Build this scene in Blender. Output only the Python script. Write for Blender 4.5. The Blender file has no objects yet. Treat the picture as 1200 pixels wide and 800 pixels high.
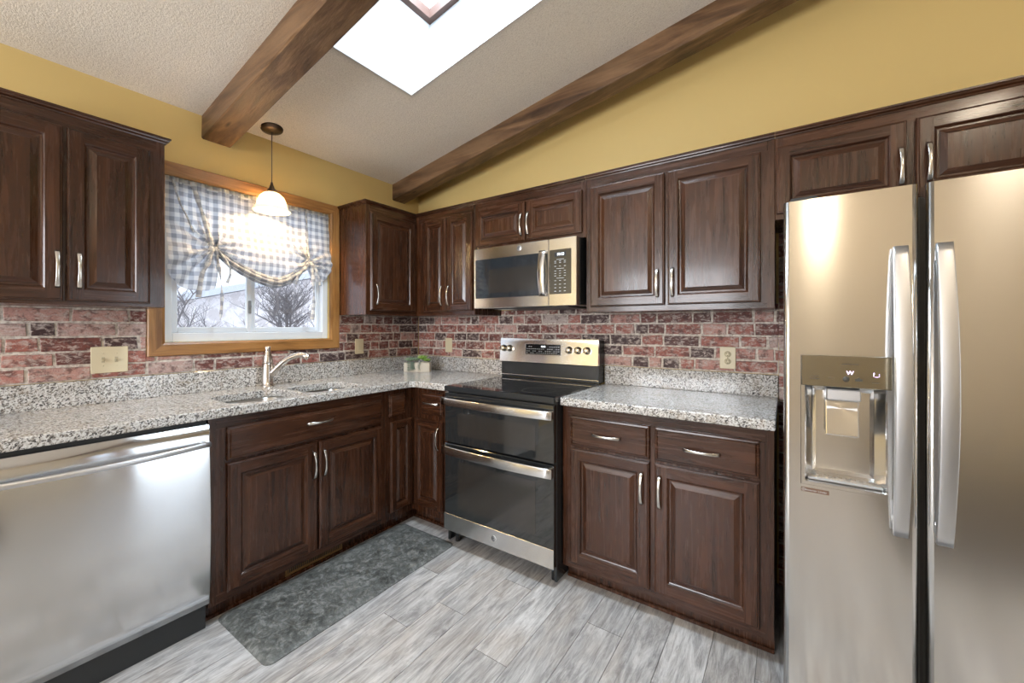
import bpy, bmesh, math, random
from mathutils import Vector, Matrix
R = math.radians
random.seed(7)
S = bpy.context.scene
C = S.collection

# ------------------------------------------------------------ camera
cam_d = bpy.data.cameras.new('camera')
cam_d.lens = 471.17 / 1200 * 36
cam_d.sensor_width = 36
cam_d.shift_y = -16.94 / 1200
cam_d.clip_start = .02
cam = bpy.data.objects.new('camera', cam_d)
C.objects.link(cam)
cam.location = (2.7287, -2.5116, 1.3362)
cam.rotation_euler = (R(90), 0, R(34.283))
S.camera = cam

# ------------------------------------------------------------ light and exposure
S.view_settings.view_transform = 'Standard'
S.view_settings.look = 'None'
S.view_settings.gamma = 1
S.view_settings.use_curve_mapping = False
S.view_settings.exposure = 1.06

W = bpy.data.worlds.new('sky')
S.world = W
W.use_nodes = True
wn, wl = W.node_tree.nodes, W.node_tree.links
bg = wn['Background']
tc = wn.new('ShaderNodeTexCoord')
sp = wn.new('ShaderNodeSeparateXYZ')
rp = wn.new('ShaderNodeValToRGB')
rp.color_ramp.elements[0].position = .42
rp.color_ramp.elements[0].color = (.42, .42, .43, 1)
rp.color_ramp.elements[1].position = .54
rp.color_ramp.elements[1].color = (.70, .80, .95, 1)
mp = wn.new('ShaderNodeMath'); mp.operation = 'MULTIPLY_ADD'
mp.inputs[1].default_value = .5; mp.inputs[2].default_value = .5
wl.new(tc.outputs['Generated'], sp.inputs[0])
wl.new(sp.outputs['Z'], mp.inputs[0])
wl.new(mp.outputs[0], rp.inputs[0])
wl.new(rp.outputs[0], bg.inputs[0])
bg.inputs[1].default_value = 1.15


def area(name, loc, rot, sx, sy, power, col):
    d = bpy.data.lights.new(name, 'AREA')
    d.shape = 'RECTANGLE'; d.size = sx; d.size_y = sy
    d.energy = power; d.color = col
    o = bpy.data.objects.new(name, d)
    o.location = loc; o.rotation_euler = rot
    C.objects.link(o)
    return o


# skylight daylight, plus fill through an added, unseen patio door and front window
area('skylight_daylight', (1.6, -1.185, 3.30), (0, 0, 0), 1.1, .55, 40, (.74, .88, 1.0))
area('added_patio_fill', (5.78, -.60, 1.15), (0, R(90), 0), 2.1, .9, 11, (.80, .90, 1.0))
area('added_window_fill', (1.2, -5.2, 1.55), (R(90), 0, 0), 1.8, 1.4, 78, (.94, .96, 1.0))

# ------------------------------------------------------------ mesh helpers


def newbm():
    return bmesh.new()


def merge(bm, src, mi=0, smooth=False, M=None):
    if M is not None:
        bmesh.ops.transform(src, matrix=M, verts=src.verts)
    vm = {}
    for v in src.verts:
        vm[v] = bm.verts.new(v.co)
    for f in src.faces:
        try:
            nf = bm.faces.new([vm[v] for v in f.verts])
            nf.material_index = mi
            nf.smooth = smooth
        except ValueError:
            pass
    src.free()


def box(bm, x0, x1, y0, y1, z0, z1, bev=0.0, mi=0, seg=1, M=None):
    t = bmesh.new()
    bmesh.ops.create_cube(t, size=1)
    for v in t.verts:
        v.co = Vector(((x0 + x1) / 2 + v.co.x * (x1 - x0), (y0 + y1) / 2 + v.co.y * (y1 - y0),
                       (z0 + z1) / 2 + v.co.z * (z1 - z0)))
    if bev > 0:
        bmesh.ops.bevel(t, geom=list(t.edges), offset=bev, segments=seg, profile=.5, affect='EDGES')
    merge(bm, t, mi, False, M)


def lathe(bm, prof, n=32, mi=0, smooth=True, M=None, cap=True):
    t = bmesh.new()
    rings = []
    for r, z in prof:
        if r < 1e-6:
            rings.append([t.verts.new((0, 0, z))])
        else:
            rings.append([t.verts.new((r * math.cos(2 * math.pi * k / n), r * math.sin(2 * math.pi * k / n), z)) for k in range(n)])
    for a, b in zip(rings[:-1], rings[1:]):
        for k in range(n):
            k2 = (k + 1) % n
            if len(a) == 1 and len(b) == 1:
                continue
            if len(a) == 1:
                t.faces.new((a[0], b[k2], b[k]))
            elif len(b) == 1:
                t.faces.new((a[k], a[k2], b[0]))
            else:
                t.faces.new((a[k], a[k2], b[k2], b[k]))
    if cap:
        if len(rings[0]) > 1:
            t.faces.new(rings[0][::-1])
        if len(rings[-1]) > 1:
            t.faces.new(rings[-1])
    bmesh.ops.recalc_face_normals(t, faces=t.faces)
    merge(bm, t, mi, smooth, M)


def sweep(bm, pts, sec, mi=0, smooth=True, up=Vector((0, 0, 1)), scales=None, cap=True, M=None, closed=True):
    """sweep a section [(a, b)] along pts; a goes sideways, b along the local up"""
    t = bmesh.new()
    pts = [Vector(p) for p in pts]
    rings = []
    for i, p in enumerate(pts):
        d = (pts[min(i + 1, len(pts) - 1)] - pts[max(i - 1, 0)]).normalized()
        side = d.cross(up)
        if side.length < 1e-4:
            side = d.cross(Vector((0, 1, 0)))
        side.normalize()
        u = side.cross(d).normalized()
        s = scales[i] if scales else 1
        rings.append([t.verts.new(p + side * a * s + u * b * s) for a, b in sec])
    n = len(sec)
    for A, B in zip(rings[:-1], rings[1:]):
        for k in range(n if closed else n - 1):
            t.faces.new((A[k], A[(k + 1) % n], B[(k + 1) % n], B[k]))
    if cap and closed:
        t.faces.new(rings[0][::-1]); t.faces.new(rings[-1])
    bmesh.ops.recalc_face_normals(t, faces=t.faces)
    merge(bm, t, mi, smooth, M)


def circ(r, n=12, rb=None):
    rb = rb or r
    return [(r * math.cos(2 * math.pi * k / n), rb * math.sin(2 * math.pi * k / n)) for k in range(n)]


def rrect(w, h, r, n=3):
    out = []
    for cx, cy, a0 in ((w / 2 - r, h / 2 - r, 0), (-w / 2 + r, h / 2 - r, 90), (-w / 2 + r, -h / 2 + r, 180), (w / 2 - r, -h / 2 + r, 270)):
        for k in range(n + 1):
            a = R(a0 + 90 * k / n)
            out.append((cx + r * math.cos(a), cy + r * math.sin(a)))
    return out


def bez(ps, n=16):
    """Catmull-Rom through points"""
    ps = [Vector(p) for p in ps]
    P = [ps[0] * 2 - ps[1]] + ps + [ps[-1] * 2 - ps[-2]]
    out = []
    for i in range(1, len(P) - 2):
        for k in range(n):
            t = k / n
            out.append(.5 * ((2 * P[i]) + (-P[i - 1] + P[i + 1]) * t + (2 * P[i - 1] - 5 * P[i] + 4 * P[i + 1] - P[i + 2]) * t * t
                             + (-P[i - 1] + 3 * P[i] - 3 * P[i + 1] + P[i + 2]) * t ** 3))
    out.append(ps[-1])
    return out


def obj(name, bm, mats, parent=None, loc=(0, 0, 0), rz=0, recalc=False):
    me = bpy.data.meshes.new(name)
    if recalc:
        bmesh.ops.recalc_face_normals(bm, faces=bm.faces)
    bm.to_mesh(me); bm.free()
    if not isinstance(mats, (list, tuple)):
        mats = [mats]
    for m in mats:
        me.materials.append(m)
    o = bpy.data.objects.new(name, me)
    C.objects.link(o)
    o.location = loc
    o.rotation_euler = (0, 0, rz)
    o.parent = parent
    return o


def thing(name, label, cat, loc=(0, 0, 0), rz=0, group=None):
    o = bpy.data.objects.new(name, None)
    o.empty_display_size = .1
    C.objects.link(o)
    o.location = loc
    o.rotation_euler = (0, 0, rz)
    return tag(o, label, cat, group)


def tag(o, label, cat, group=None):
    o['label'] = label; o['category'] = cat
    if group:
        o['group'] = group
    return o


def struct(name, bm, m, **k):
    o = obj(name, bm, m, **k)
    o['kind'] = 'structure'
    return o


def text(name, body, size, M, mat, parent, depth=.0004, align='CENTER'):
    cu = bpy.data.curves.new(name, 'FONT')
    cu.body = body; cu.size = size; cu.extrude = depth
    cu.align_x = align; cu.align_y = 'CENTER'
    cu.resolution_u = 3
    t = bpy.data.objects.new(name, cu)
    C.objects.link(t)
    dg = bpy.context.evaluated_depsgraph_get()
    me = bpy.data.meshes.new_from_object(t.evaluated_get(dg))
    bpy.data.objects.remove(t)
    me.name = name
    me.materials.clear()
    me.materials.append(mat)
    me.transform(M)
    o = bpy.data.objects.new(name, me)
    C.objects.link(o)
    o.parent = parent
    return o


def face_front(x, y, z):           # text on a face looking towards -y
    return Matrix.Translation((x, y, z)) @ Matrix.Rotation(R(90), 4, 'X')

# ------------------------------------------------------------ materials


class NT:
    def __init__(s, name):
        s.m = bpy.data.materials.new(name); s.m.use_nodes = True
        s.n = s.m.node_tree.nodes; s.l = s.m.node_tree.links
        s.b = s.n['Principled BSDF']; s.out = s.n['Material Output']

    def N(s, t, **k):
        n = s.n.new('ShaderNode' + t)
        for a, v in k.items():
            setattr(n, a, v)
        return n

    def L(s, a, b):
        s.l.new(a, b)

    def val(s, sock, v):
        if hasattr(v, 'is_output') or hasattr(v, 'links'):
            s.L(v, sock)
        else:
            sock.default_value = v

    def coord(s, kind='Object', scale=(1, 1, 1), rot=(0, 0, 0), offset=None):
        t = s.N('TexCoord'); m = s.N('Mapping')
        s.L(t.outputs[kind], m.inputs[0])
        m.inputs['Scale'].default_value = scale
        m.inputs['Rotation'].default_value = rot
        if offset is not None:
            s.L(offset, m.inputs['Location'])
        return m.outputs[0]

    def objrand(s, k=37.):
        i = s.N('ObjectInfo'); c = s.N('CombineXYZ')
        m = s.N('Math', operation='MULTIPLY'); m.inputs[1].default_value = k
        s.L(i.outputs['Random'], m.inputs[0])
        s.L(m.outputs[0], c.inputs[0]); s.L(m.outputs[0], c.inputs[2])
        return c.outputs[0]

    def noise(s, vec, scale, detail=4, rough=.55, dist=0.):
        n = s.N('TexNoise'); s.L(vec, n.inputs['Vector'])
        n.inputs['Scale'].default_value = scale; n.inputs['Detail'].default_value = detail
        n.inputs['Roughness'].default_value = rough; n.inputs['Distortion'].default_value = dist
        return n.outputs[0]

    def ramp(s, f, stops, interp='LINEAR'):
        r = s.N('ValToRGB'); s.L(f, r.inputs[0])
        cr = r.color_ramp; cr.interpolation = interp
        while len(cr.elements) < len(stops):
            cr.elements.new(.5)
        for e, (p, c) in zip(cr.elements, stops):
            e.position = p
            e.color = (c, c, c, 1) if isinstance(c, (int, float)) else (*c, 1)
        return r.outputs[0]

    def mix(s, f, a, b, mode='MIX'):
        m = s.N('MixRGB', blend_type=mode)
        for i, v in ((0, f), (1, a), (2, b)):
            if isinstance(v, (int, float)):
                m.inputs[i].default_value = v if i == 0 else (v, v, v, 1)
            elif isinstance(v, tuple):
                m.inputs[i].default_value = (*v, 1)
            else:
                s.L(v, m.inputs[i])
        return m.outputs[0]

    def math(s, op, a, b=0.):
        m = s.N('Math', operation=op)
        for i, v in ((0, a), (1, b)):
            if isinstance(v, (int, float)):
                m.inputs[i].default_value = v
            else:
                s.L(v, m.inputs[i])
        return m.outputs[0]

    def bump(s, h, strength=.3, dist=.01):
        b = s.N('Bump'); b.inputs['Strength'].default_value = strength; b.inputs['Distance'].default_value = dist
        s.L(h, b.inputs['Height']); s.L(b.outputs[0], s.b.inputs['Normal'])
        return b

    def p(s, **k):
        for a, v in k.items():
            sock = s.b.inputs[a.replace('_', ' ')]
            if isinstance(v, tuple):
                v = (*v, 1)
            s.val(sock, v)
        return s.m


def plain(name, col, rough=.5, metal=0., **k):
    t = NT(name)
    return t.p(Base_Color=col, Roughness=rough, Metallic=metal, **k)


def stained(name, axis):
    """dark stained oak with glossy varnish; grain along the given local axis"""
    t = NT(name)
    sc = {'z': (46, 46, 2.6), 'x': (2.6, 46, 46)}[axis]
    off = t.objrand()
    v = t.coord('Object', sc, offset=off)
    g = t.noise(v, 1.0, 5, .6, .6)
    sc2 = {'z': (9, 9, .9), 'x': (.9, 9, 9)}[axis]
    g2 = t.noise(t.coord('Object', sc2, offset=off), 1.0, 3, .5, 1.6)
    sc3 = {'z': (330, 330, 14), 'x': (14, 330, 330)}[axis]
    pore = t.noise(t.coord('Object', sc3, offset=off), 1.0, 2, .5)
    c1 = t.ramp(g, [(.30, (.015, .0062, .0036)), (.52, (.037, .0130, .0058)), (.74, (.075, .0270, .0108))])
    c2 = t.mix(t.ramp(g2, [(.35, 0.), (.7, .5)]), c1, (.094, .0330, .0125))
    c3 = t.mix(t.ramp(pore, [(.52, 0.), (.68, .55)]), c2, (.014, .007, .005))
    t.bump(t.mix(.6, g, t.ramp(pore, [(.45, 1.), (.65, 0.)])), .10, .001)
    ro = t.ramp(g, [(.3, .20), (.7, .32)])
    return t.p(Base_Color=c3, Roughness=ro, Coat_Weight=.22, Coat_Roughness=.10, Specular_IOR_Level=.42)


def beam_mat():
    t = NT('rough_sawn_beam')
    v = t.coord('Object', (1.3, 16, 16))
    g = t.noise(v, 1, 6, .62, .8)
    blot = t.noise(t.coord('Object', (2.2, 7, 7)), 1, 4, .6, .4)
    knots = t.N('TexVoronoi'); t.L(t.coord('Object', (1.9, 8, 8)), knots.inputs['Vector']); knots.inputs['Scale'].default_value = 1.
    c = t.ramp(g, [(.36, (.045, .021, .009)), (.52, (.115, .058, .026)), (.66, (.23, .13, .066))])
    c = t.mix(t.ramp(blot, [(.45, 0.), (.7, .6)]), c, (.26, .155, .080))
    c = t.mix(t.ramp(knots.outputs['Distance'], [(.03, .85), (.10, 0.)]), c, (.018, .008, .004))
    t.bump(t.noise(t.coord('Object', (5, 70, 70)), 1, 4, .6), .5, .004)
    return t.p(Base_Color=c, Roughness=.42, Specular_IOR_Level=.5)


def oak_trim():
    t = NT('honey_oak')
    out = []
    v = t.coord('Object', (30, 3, 30))
    v2 = t.coord('Object', (30, 30, 3))
    g = t.noise(v2, 1, 5, .6, .8)
    c = t.ramp(g, [(.3, (.16, .068, .017)), (.5, (.31, .145, .040)), (.72, (.44, .225, .075))])
    t.bump(g, .2, .001)
    return t.p(Base_Color=c, Roughness=.36)


def oak_trim_h():
    t = NT('honey_oak_horizontal')
    g = t.noise(t.coord('Object', (30, 3, 30)), 1, 5, .6, .8)
    c = t.ramp(g, [(.3, (.16, .068, .017)), (.5, (.31, .145, .040)), (.72, (.44, .225, .075))])
    t.bump(g, .2, .001)
    return t.p(Base_Color=c, Roughness=.36)


def granite():
    t = NT('speckled_granite')
    co = t.coord('Object', (1, 1, 1))
    w = t.noise(co, 60, 3, .6)
    wv = t.mix(.02, co, w, 'ADD')
    vo = t.N('TexVoronoi'); t.L(wv, vo.inputs['Vector']); vo.inputs['Scale'].default_value = 200
    sep = t.N('SeparateColor'); t.L(vo.outputs['Color'], sep.inputs[0])
    big = t.noise(co, 95, 4, .62)
    k = t.mix(.55, sep.outputs[0], big)
    c = t.ramp(k, [(.0, (.025, .024, .026)), (.30, (.045, .042, .045)), (.36, (.16, .148, .136)), (.44, (.33, .31, .28)), (.50, (.54, .53, .51)), (.62, (.69, .685, .67)), (1., (.78, .775, .76))])
    tan = t.noise(co, 22, 3, .6)
    c = t.mix(t.ramp(tan, [(.52, 0.), (.72, .42)]), c, (.36, .27, .18), 'MIX')
    fine = t.noise(co, 400, 2, .6)
    c = t.mix(t.ramp(fine, [(.35, .30), (.55, 0.)]), c, (.10, .10, .10))
    return t.p(Base_Color=c, Roughness=.13, Specular_IOR_Level=.5)


def steel(name, col=(.60, .585, .56), rough=.27, grain='z', amt=.10):
    t = NT(name)
    sc = {'z': (3, 3, 900), 'x': (900, 900, 3)}[grain]     # fine brushing lines across this axis
    g = t.noise(t.coord('Object', sc), 1, 2, .5)
    b = t.bump(g, amt * .25, .0002)
    tg = t.N('Tangent', direction_type='RADIAL', axis='Z')
    t.L(tg.outputs[0], t.b.inputs['Tangent'])
    t.b.inputs['Anisotropic'].default_value = .9
    t.b.inputs['Anisotropic Rotation'].default_value = .25
    c = t.mix(t.ramp(g, [(.3, 0.), (.7, .10)]), col, tuple(min(1, x * 1.25) for x in col))
    return t.p(Base_Color=c, Metallic=1., Roughness=rough)


def brick_mat():
    t = NT('distressed_brick')
    a = t.N('Attribute'); a.attribute_name = 'rnd'; a.attribute_type = 'GEOMETRY'
    f = a.outputs['Fac']
    co = t.coord('Object')
    base = t.ramp(f, [(.0, (.030, .013, .013)), (.17, (.052, .020, .019)), (.18, (.115, .034, .026)), (.42, (.19, .052, .038)), (.43, (.27, .080, .056)), (.72, (.36, .130, .100)), (.73, (.43, .19, .155)), (.9, (.47, .27, .23)), (1., (.42, .34, .31))])
    n1 = t.noise(co, 26, 5, .65)
    base = t.mix(t.ramp(n1, [(.50, 0.), (.60, .70)]), base, (.055, .022, .020))
    n2 = t.noise(t.coord('Object', (1, 1, 1.8), offset=t.objrand(3)), 34, 6, .72, .5)
    base = t.mix(t.ramp(n2, [(.50, 0.), (.60, .75)]), base, (.54, .45, .40))
    n4 = t.noise(t.coord('Object', (1, 1, 3), offset=t.objrand(5)), 9, 5, .7, .8)
    base = t.mix(t.ramp(n4, [(.55, 0.), (.66, .55)]), base, (.58, .50, .45))
    n3 = t.noise(co, 160, 3, .6)
    base = t.mix(t.ramp(n3, [(.3, .45), (.5, 0.)]), base, (.09, .03, .03))
    t.bump(t.mix(.5, n2, n3), .5, .004)
    return t.p(Base_Color=base, Roughness=.62)


def mortar_mat():
    t = NT('pale_mortar')
    n = t.noise(t.coord('Object'), 60, 4, .65)
    c = t.ramp(n, [(.38, (.36, .30, .255)), (.58, (.66, .60, .53))])
    t.bump(n, .5, .004)
    return t.p(Base_Color=c, Roughness=.85)


def floor_mat():
    t = NT('weathered_grey_plank')
    a = t.N('Attribute'); a.attribute_name = 'rnd'
    f = a.outputs['Fac']
    off = t.N('CombineXYZ')
    m = t.math('MULTIPLY', f, 61.)
    t.L(m, off.inputs[0]); t.L(m, off.inputs[1])
    v = t.coord('Object', (15, 3.0, 1), offset=off.outputs[0])
    g = t.noise(v, 1, 9, .74, 1.6)
    v2 = t.coord('Object', (85, 7, 1), offset=off.outputs[0])
    g2 = t.noise(v2, 1, 5, .65, .7)
    cl = t.noise(t.coord('Object', (5, 2.2, 1), offset=off.outputs[0]), 1, 3, .5, .6)
    c = t.ramp(g, [(.28, (.15, .147, .15)), (.42, (.31, .307, .31)), (.53, (.46, .458, .46)), (.66, (.62, .617, .615))])
    c = t.mix(t.ramp(cl, [(.45, 0.), (.72, .42)]), c, (.40, .335, .275))
    c = t.mix(t.ramp(g2, [(.52, 0.), (.66, .62)]), c, (.19, .185, .185))
    c = t.mix(t.ramp(g2, [(.34, .5), (.48, 0.)]), c, (.66, .66, .66))
    tone = t.ramp(f, [(0., .80), (1., 1.08)])
    c = t.mix(1., c, tone, 'MULTIPLY')
    t.bump(g2, .25, .001)
    return t.p(Base_Color=c, Roughness=.34)


def popcorn():
    t = NT('popcorn_ceiling')
    n = t.noise(t.coord('Object'), 170, 3, .6)
    n2 = t.noise(t.coord('Object'), 95, 2, .6)
    c = t.ramp(n, [(.32, (.64, .57, .48)), (.55, (.80, .73, .635))])
    t.bump(t.mix(.4, n, n2), .6, .006)
    return t.p(Base_Color=c, Roughness=.95)


def paint(name, col):
    t = NT(name)
    n = t.noise(t.coord('Object'), 260, 2, .5)
    t.bump(n, .12, .001)
    return t.p(Base_Color=col, Roughness=.62)


def mat_marble():
    t = NT('mottled_grey_mat')
    co = t.coord('Object')
    n = t.noise(co, 24, 9, .80, .5)
    n2 = t.noise(co, 5, 3, .5)
    c = t.ramp(n, [(.38, (.040, .043, .040)), (.50, (.105, .11, .105)), (.62, (.24, .25, .24))])
    c = t.mix(t.ramp(n2, [(.4, 0.), (.7, .3)]), c, (.17, .18, .175))
    t.bump(t.noise(co, 220, 2, .6), .25, .001)
    return t.p(Base_Color=c, Roughness=.45)


def gingham():
    t = NT('grey_gingham_cotton')
    uv = t.N('UVMap'); uv.uv_map = 'UVMap'
    sp = t.N('SeparateXYZ'); t.L(uv.outputs[0], sp.inputs[0])

    def stripe(o):
        fr = t.math('FRACT', t.math('DIVIDE', o, .048))
        return t.math('GREATER_THAN', fr, .5)
    sx, sy = stripe(sp.outputs[0]), stripe(sp.outputs[1])
    k = t.math('MULTIPLY', t.math('ADD', sx, sy), .5)
    c = t.ramp(k, [(0., (.86, .85, .83)), (.5, (.60, .605, .63)), (1., (.36, .37, .40))])
    d = t.N('BsdfDiffuse'); tr = t.N('BsdfTranslucent'); mx = t.N('MixShader')
    t.L(c, d.inputs[0]); t.L(c, tr.inputs[0]); mx.inputs[0].default_value = .55
    t.L(d.outputs[0], mx.inputs[1]); t.L(tr.outputs[0], mx.inputs[2])
    t.L(mx.outputs[0], t.out.inputs[0])
    return t.m


def glass(name, col=(1, 1, 1), gloss=.08):
    t = NT(name)
    tr = t.N('BsdfTransparent'); tr.inputs[0].default_value = (*col, 1)
    gl = t.N('BsdfGlossy'); gl.inputs['Roughness'].default_value = .02
    mx = t.N('MixShader'); mx.inputs[0].default_value = gloss * .6
    t.L(tr.outputs[0], mx.inputs[1]); t.L(gl.outputs[0], mx.inputs[2])
    t.L(mx.outputs[0], t.out.inputs[0])
    return t.m


def emit(name, col, s):
    t = NT(name)
    return t.p(Base_Color=(0, 0, 0), Emission_Color=col, Emission_Strength=s)


def leafm(name, a, b):
    t = NT(name)
    n = t.noise(t.coord('Object'), 60, 3)
    return t.p(Base_Color=t.ramp(n, [(.35, a), (.65, b)]), Roughness=.45)


M_V = stained('stained_oak_vertical', 'z')
M_H = stained('stained_oak_horizontal', 'x')
WOOD = [M_V, M_H]
M_BEAM = beam_mat()
M_OAK, M_OAKH = oak_trim(), oak_trim_h()
M_GRAN = granite()
M_STEEL = steel('brushed_steel', (.70, .695, .69), .22)
M_STEELD = steel('brushed_steel_dishwasher', (.62, .625, .63), .13)
M_STEELW = steel('brushed_steel_warm', (.76, .75, .735), .17)
M_NICK = plain('satin_nickel', (.66, .64, .60), .24, 1.)
M_FAUC = plain('brushed_nickel_faucet', (.60, .55, .50), .26, 1.)
M_HAND = plain('handle_satin_steel', (.62, .63, .65), .38, 1.)
M_SINK = steel('sink_steel', (.52, .52, .51), .28, 'x', .06)
M_DARK = plain('recess_black', (.006, .006, .006), .6)
M_GREYP = plain('charcoal_plastic', (.022, .025, .027), .45)
M_BGLASS = plain('black_glass', (.008, .009, .010), .04, 0., Specular_IOR_Level=.8)
M_OGLASS = plain('oven_door_glass', (.018, .020, .021), .05, 0., Specular_IOR_Level=1.)
M_MGLASS = plain('microwave_glass', (.020, .024, .028), .06, 0., Specular_IOR_Level=1.)
M_MESH = plain('oven_window_screen', (.030, .027, .024), .12, 0., Specular_IOR_Level=1.)
M_BLK = plain('black_enamel', (.018, .020, .022), .25)
M_WALL = paint('mustard_wall_paint', (.615, .455, .178))
M_WHITEP = paint('white_shaft_paint', (.66, .68, .69))
M_TANW = paint('tan_wall_paint', (.68, .62, .52))
M_CEIL = popcorn()
M_BRICK = brick_mat()
M_MORT = mortar_mat()
M_FLOOR = floor_mat()
M_SUB = plain('plank_joint', (.16, .155, .15), .8)
M_VINYL = plain('white_vinyl', (.74, .78, .82), .35)
M_IVORY = plain('ivory_plastic', (.64, .56, .38), .38)
M_IVSLOT = plain('outlet_slot', (.10, .08, .05), .6)
M_GLASS = glass('window_glass')
M_GING = gingham()
M_BRONZE = plain('aged_bronze', (.10, .07, .05), .38, .9)
M_CORD = plain('lamp_cord', (.10, .08, .06), .5)
M_MAT = mat_marble()
M_WHITETXT = plain('pale_print', (.55, .56, .56), .5)
M_DISP = emit('display_glow', (.85, .95, 1.), 2.2)
M_DISPV = emit('violet_display_glow', (.78, .62, 1.), 2.5)
M_VENT = plain('bronze_register', (.20, .11, .035), .45, .3)
M_GOLD = plain('knob_steel', (.72, .64, .50), .2, 1.)
M_PRINT = plain('dark_print', (.06, .055, .045), .5)

# ------------------------------------------------------------ room dimensions
H0, SL = 2.530, .176         # ceiling height at the window wall and its slope


def cz(x):
    return H0 + SL * x


RX, RY = 5.6, -5.0
WT = .14                      # wall thickness


def wall_with_holes(bm, axis, pos, thick, a0, a1, z0, ztop, holes):
    """wall perpendicular to axis; holes [(a0,a1,z0,z1)] not overlapping in a"""
    def prism(u0, u1, za, zb0, zb1):
        vs = []
        for d in (pos, pos + thick):
            for (u, z) in ((u0, za), (u1, za), (u1, zb1), (u0, zb0)):
                vs.append(bm.verts.new((d, u, z) if axis == 'x' else (u, d, z)))
        for q in ((0, 1, 2, 3), (7, 6, 5, 4), (0, 4, 5, 1), (1, 5, 6, 2), (2, 6, 7, 3), (3, 7, 4, 0)):
            bm.faces.new([vs[i] for i in q])
    u = a0
    for h in sorted(holes):
        prism(u, h[0], z0, ztop(u), ztop(h[0]))
        prism(h[0], h[1], z0, h[2], h[2]) if h[2] > z0 else None
        prism(h[0], h[1], h[3], ztop(h[0]), ztop(h[1]))
        u = h[1]
    prism(u, a1, z0, ztop(u), ztop(a1))


WY0, WY1, WZ0, WZ1 = -1.789, -.853, 1.253, 2.150      # window opening
bm = newbm()
wall_with_holes(bm, 'x', 0, -WT, RY - WT, WT, 0, lambda u: H0 + .02, [(WY0, WY1, WZ0, WZ1)])
struct('wall_left', bm, M_WALL, recalc=True)
bm = newbm()
wall_with_holes(bm, 'y', 0, WT, 0, RX + WT, 0, lambda u: cz(u) + .02, [])
struct('wall_back', bm, M_WALL, recalc=True)
bm = newbm()
wall_with_holes(bm, 'x', RX, WT, RY - WT, WT, 0, lambda u: cz(RX) + .02, [(-1.36, -1.16, .40, 2.15), (-1.00, -.14, .02, 2.15)])
struct('wall_right', bm, M_TANW, recalc=True)
bm = newbm()
wall_with_holes(bm, 'y', RY, -WT, 0, RX, 0, lambda u: cz(u) + .02, [(.30, 2.10, .80, 2.30)])
struct('wall_front', bm, M_TANW, recalc=True)

# ceiling with skylight hole
SX0, SX1, SY0, SY1 = .918, 2.30, -1.472, -.900
bm = newbm()
xs, ys = [-WT, SX0, SX1, RX + WT], [RY - WT, SY0, SY1, WT]
for i in range(3):
    for j in range(3):
        if i == 1 and j == 1:
            continue
        v = []
        for zz in (0, .10):
            for x, y in ((xs[i], ys[j]), (xs[i + 1], ys[j]), (xs[i + 1], ys[j + 1]), (xs[i], ys[j + 1])):
                v.append(bm.verts.new((x, y, cz(x) + zz)))
        for q in ((3, 2, 1, 0), (4, 5, 6, 7), (0, 1, 5, 4), (1, 2, 6, 5), (2, 3, 7, 6), (3, 0, 4, 7)):
            bm.faces.new([v[k] for k in q])
struct('ceiling', bm, M_CEIL, recalc=True)

# skylight shaft, frame and pane
TX0, TX1, TY0, TY1, SH = 1.085, 2.16, -1.455, -.915, .30
bm = newbm()
lo = [(SX0, SY0), (SX1, SY0), (SX1, SY1), (SX0, SY1)]
hi = [(TX0, TY0), (TX1, TY0), (TX1, TY1), (TX0, TY1)]


def ringv(pts, h):
    return [bm.verts.new((x, y, cz(x) + h)) for x, y in pts]


ex = lambda pts, d: [(x + d * (1 if x > 1.6 else -1), y + d * (1 if y > -1.2 else -1)) for x, y in pts]
a = ringv(lo, .0); b = ringv(hi, SH); c_ = ringv(ex(lo, .03), .0); d_ = ringv(ex(hi, .03), SH)
for k in range(4):
    k2 = (k + 1) % 4
    bm.faces.new((a[k], a[k2], b[k2], b[k]))
    bm.faces.new((c_[k], d_[k], d_[k2], c_[k2]))
    bm.faces.new((b[k], b[k2], d_[k2], d_[k]))
    bm.faces.new((a[k], c_[k], c_[k2], a[k2]))
struct('trim_1', bm, M_WHITEP, recalc=True)
sky_t = thing('skylight', 'wood-framed skylight pane at the top of the white ceiling shaft', 'skylight', ((TX0 + TX1) / 2, (TY0 + TY1) / 2, cz((TX0 + TX1) / 2) + SH))
bm = newbm()
ox, oy, oz = sky_t.location


def slab(bm, x0, x1, y0, y1, h0, h1, mi=0):
    v = []
    for zz in (h0, h1):
        for x, y in ((x0, y0), (x1, y0), (x1, y1), (x0, y1)):
            v.append(bm.verts.new((x - ox, y - oy, cz(x) + zz - oz)))
    for q in ((3, 2, 1, 0), (4, 5, 6, 7), (0, 1, 5, 4), (1, 2, 6, 5), (2, 3, 7, 6), (3, 0, 4, 7)):
        f = bm.faces.new([v[k] for k in q]); f.material_index = mi


fw_ = .032
slab(bm, TX0 - .03, TX0 + fw_, TY0 - .03, TY1 + .03, SH, SH + .05)
slab(bm, TX1 - fw_, TX1 + .03, TY0 - .03, TY1 + .03, SH, SH + .05)
slab(bm, TX0 + fw_, TX1 - fw_, TY0 - .03, TY0 + fw_, SH, SH + .05)
slab(bm, TX0 + fw_, TX1 - fw_, TY1 - fw_, TY1 + .03, SH, SH + .05)
obj('frame', bm, plain('skylight_frame_wood', (.085, .042, .030), .5), sky_t)
bm = newbm()
slab(bm, TX0 + fw_, TX1 - fw_, TY0 + fw_, TY1 - fw_, SH + .030, SH + .036)
obj('pane', bm, M_GLASS, sky_t)

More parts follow.
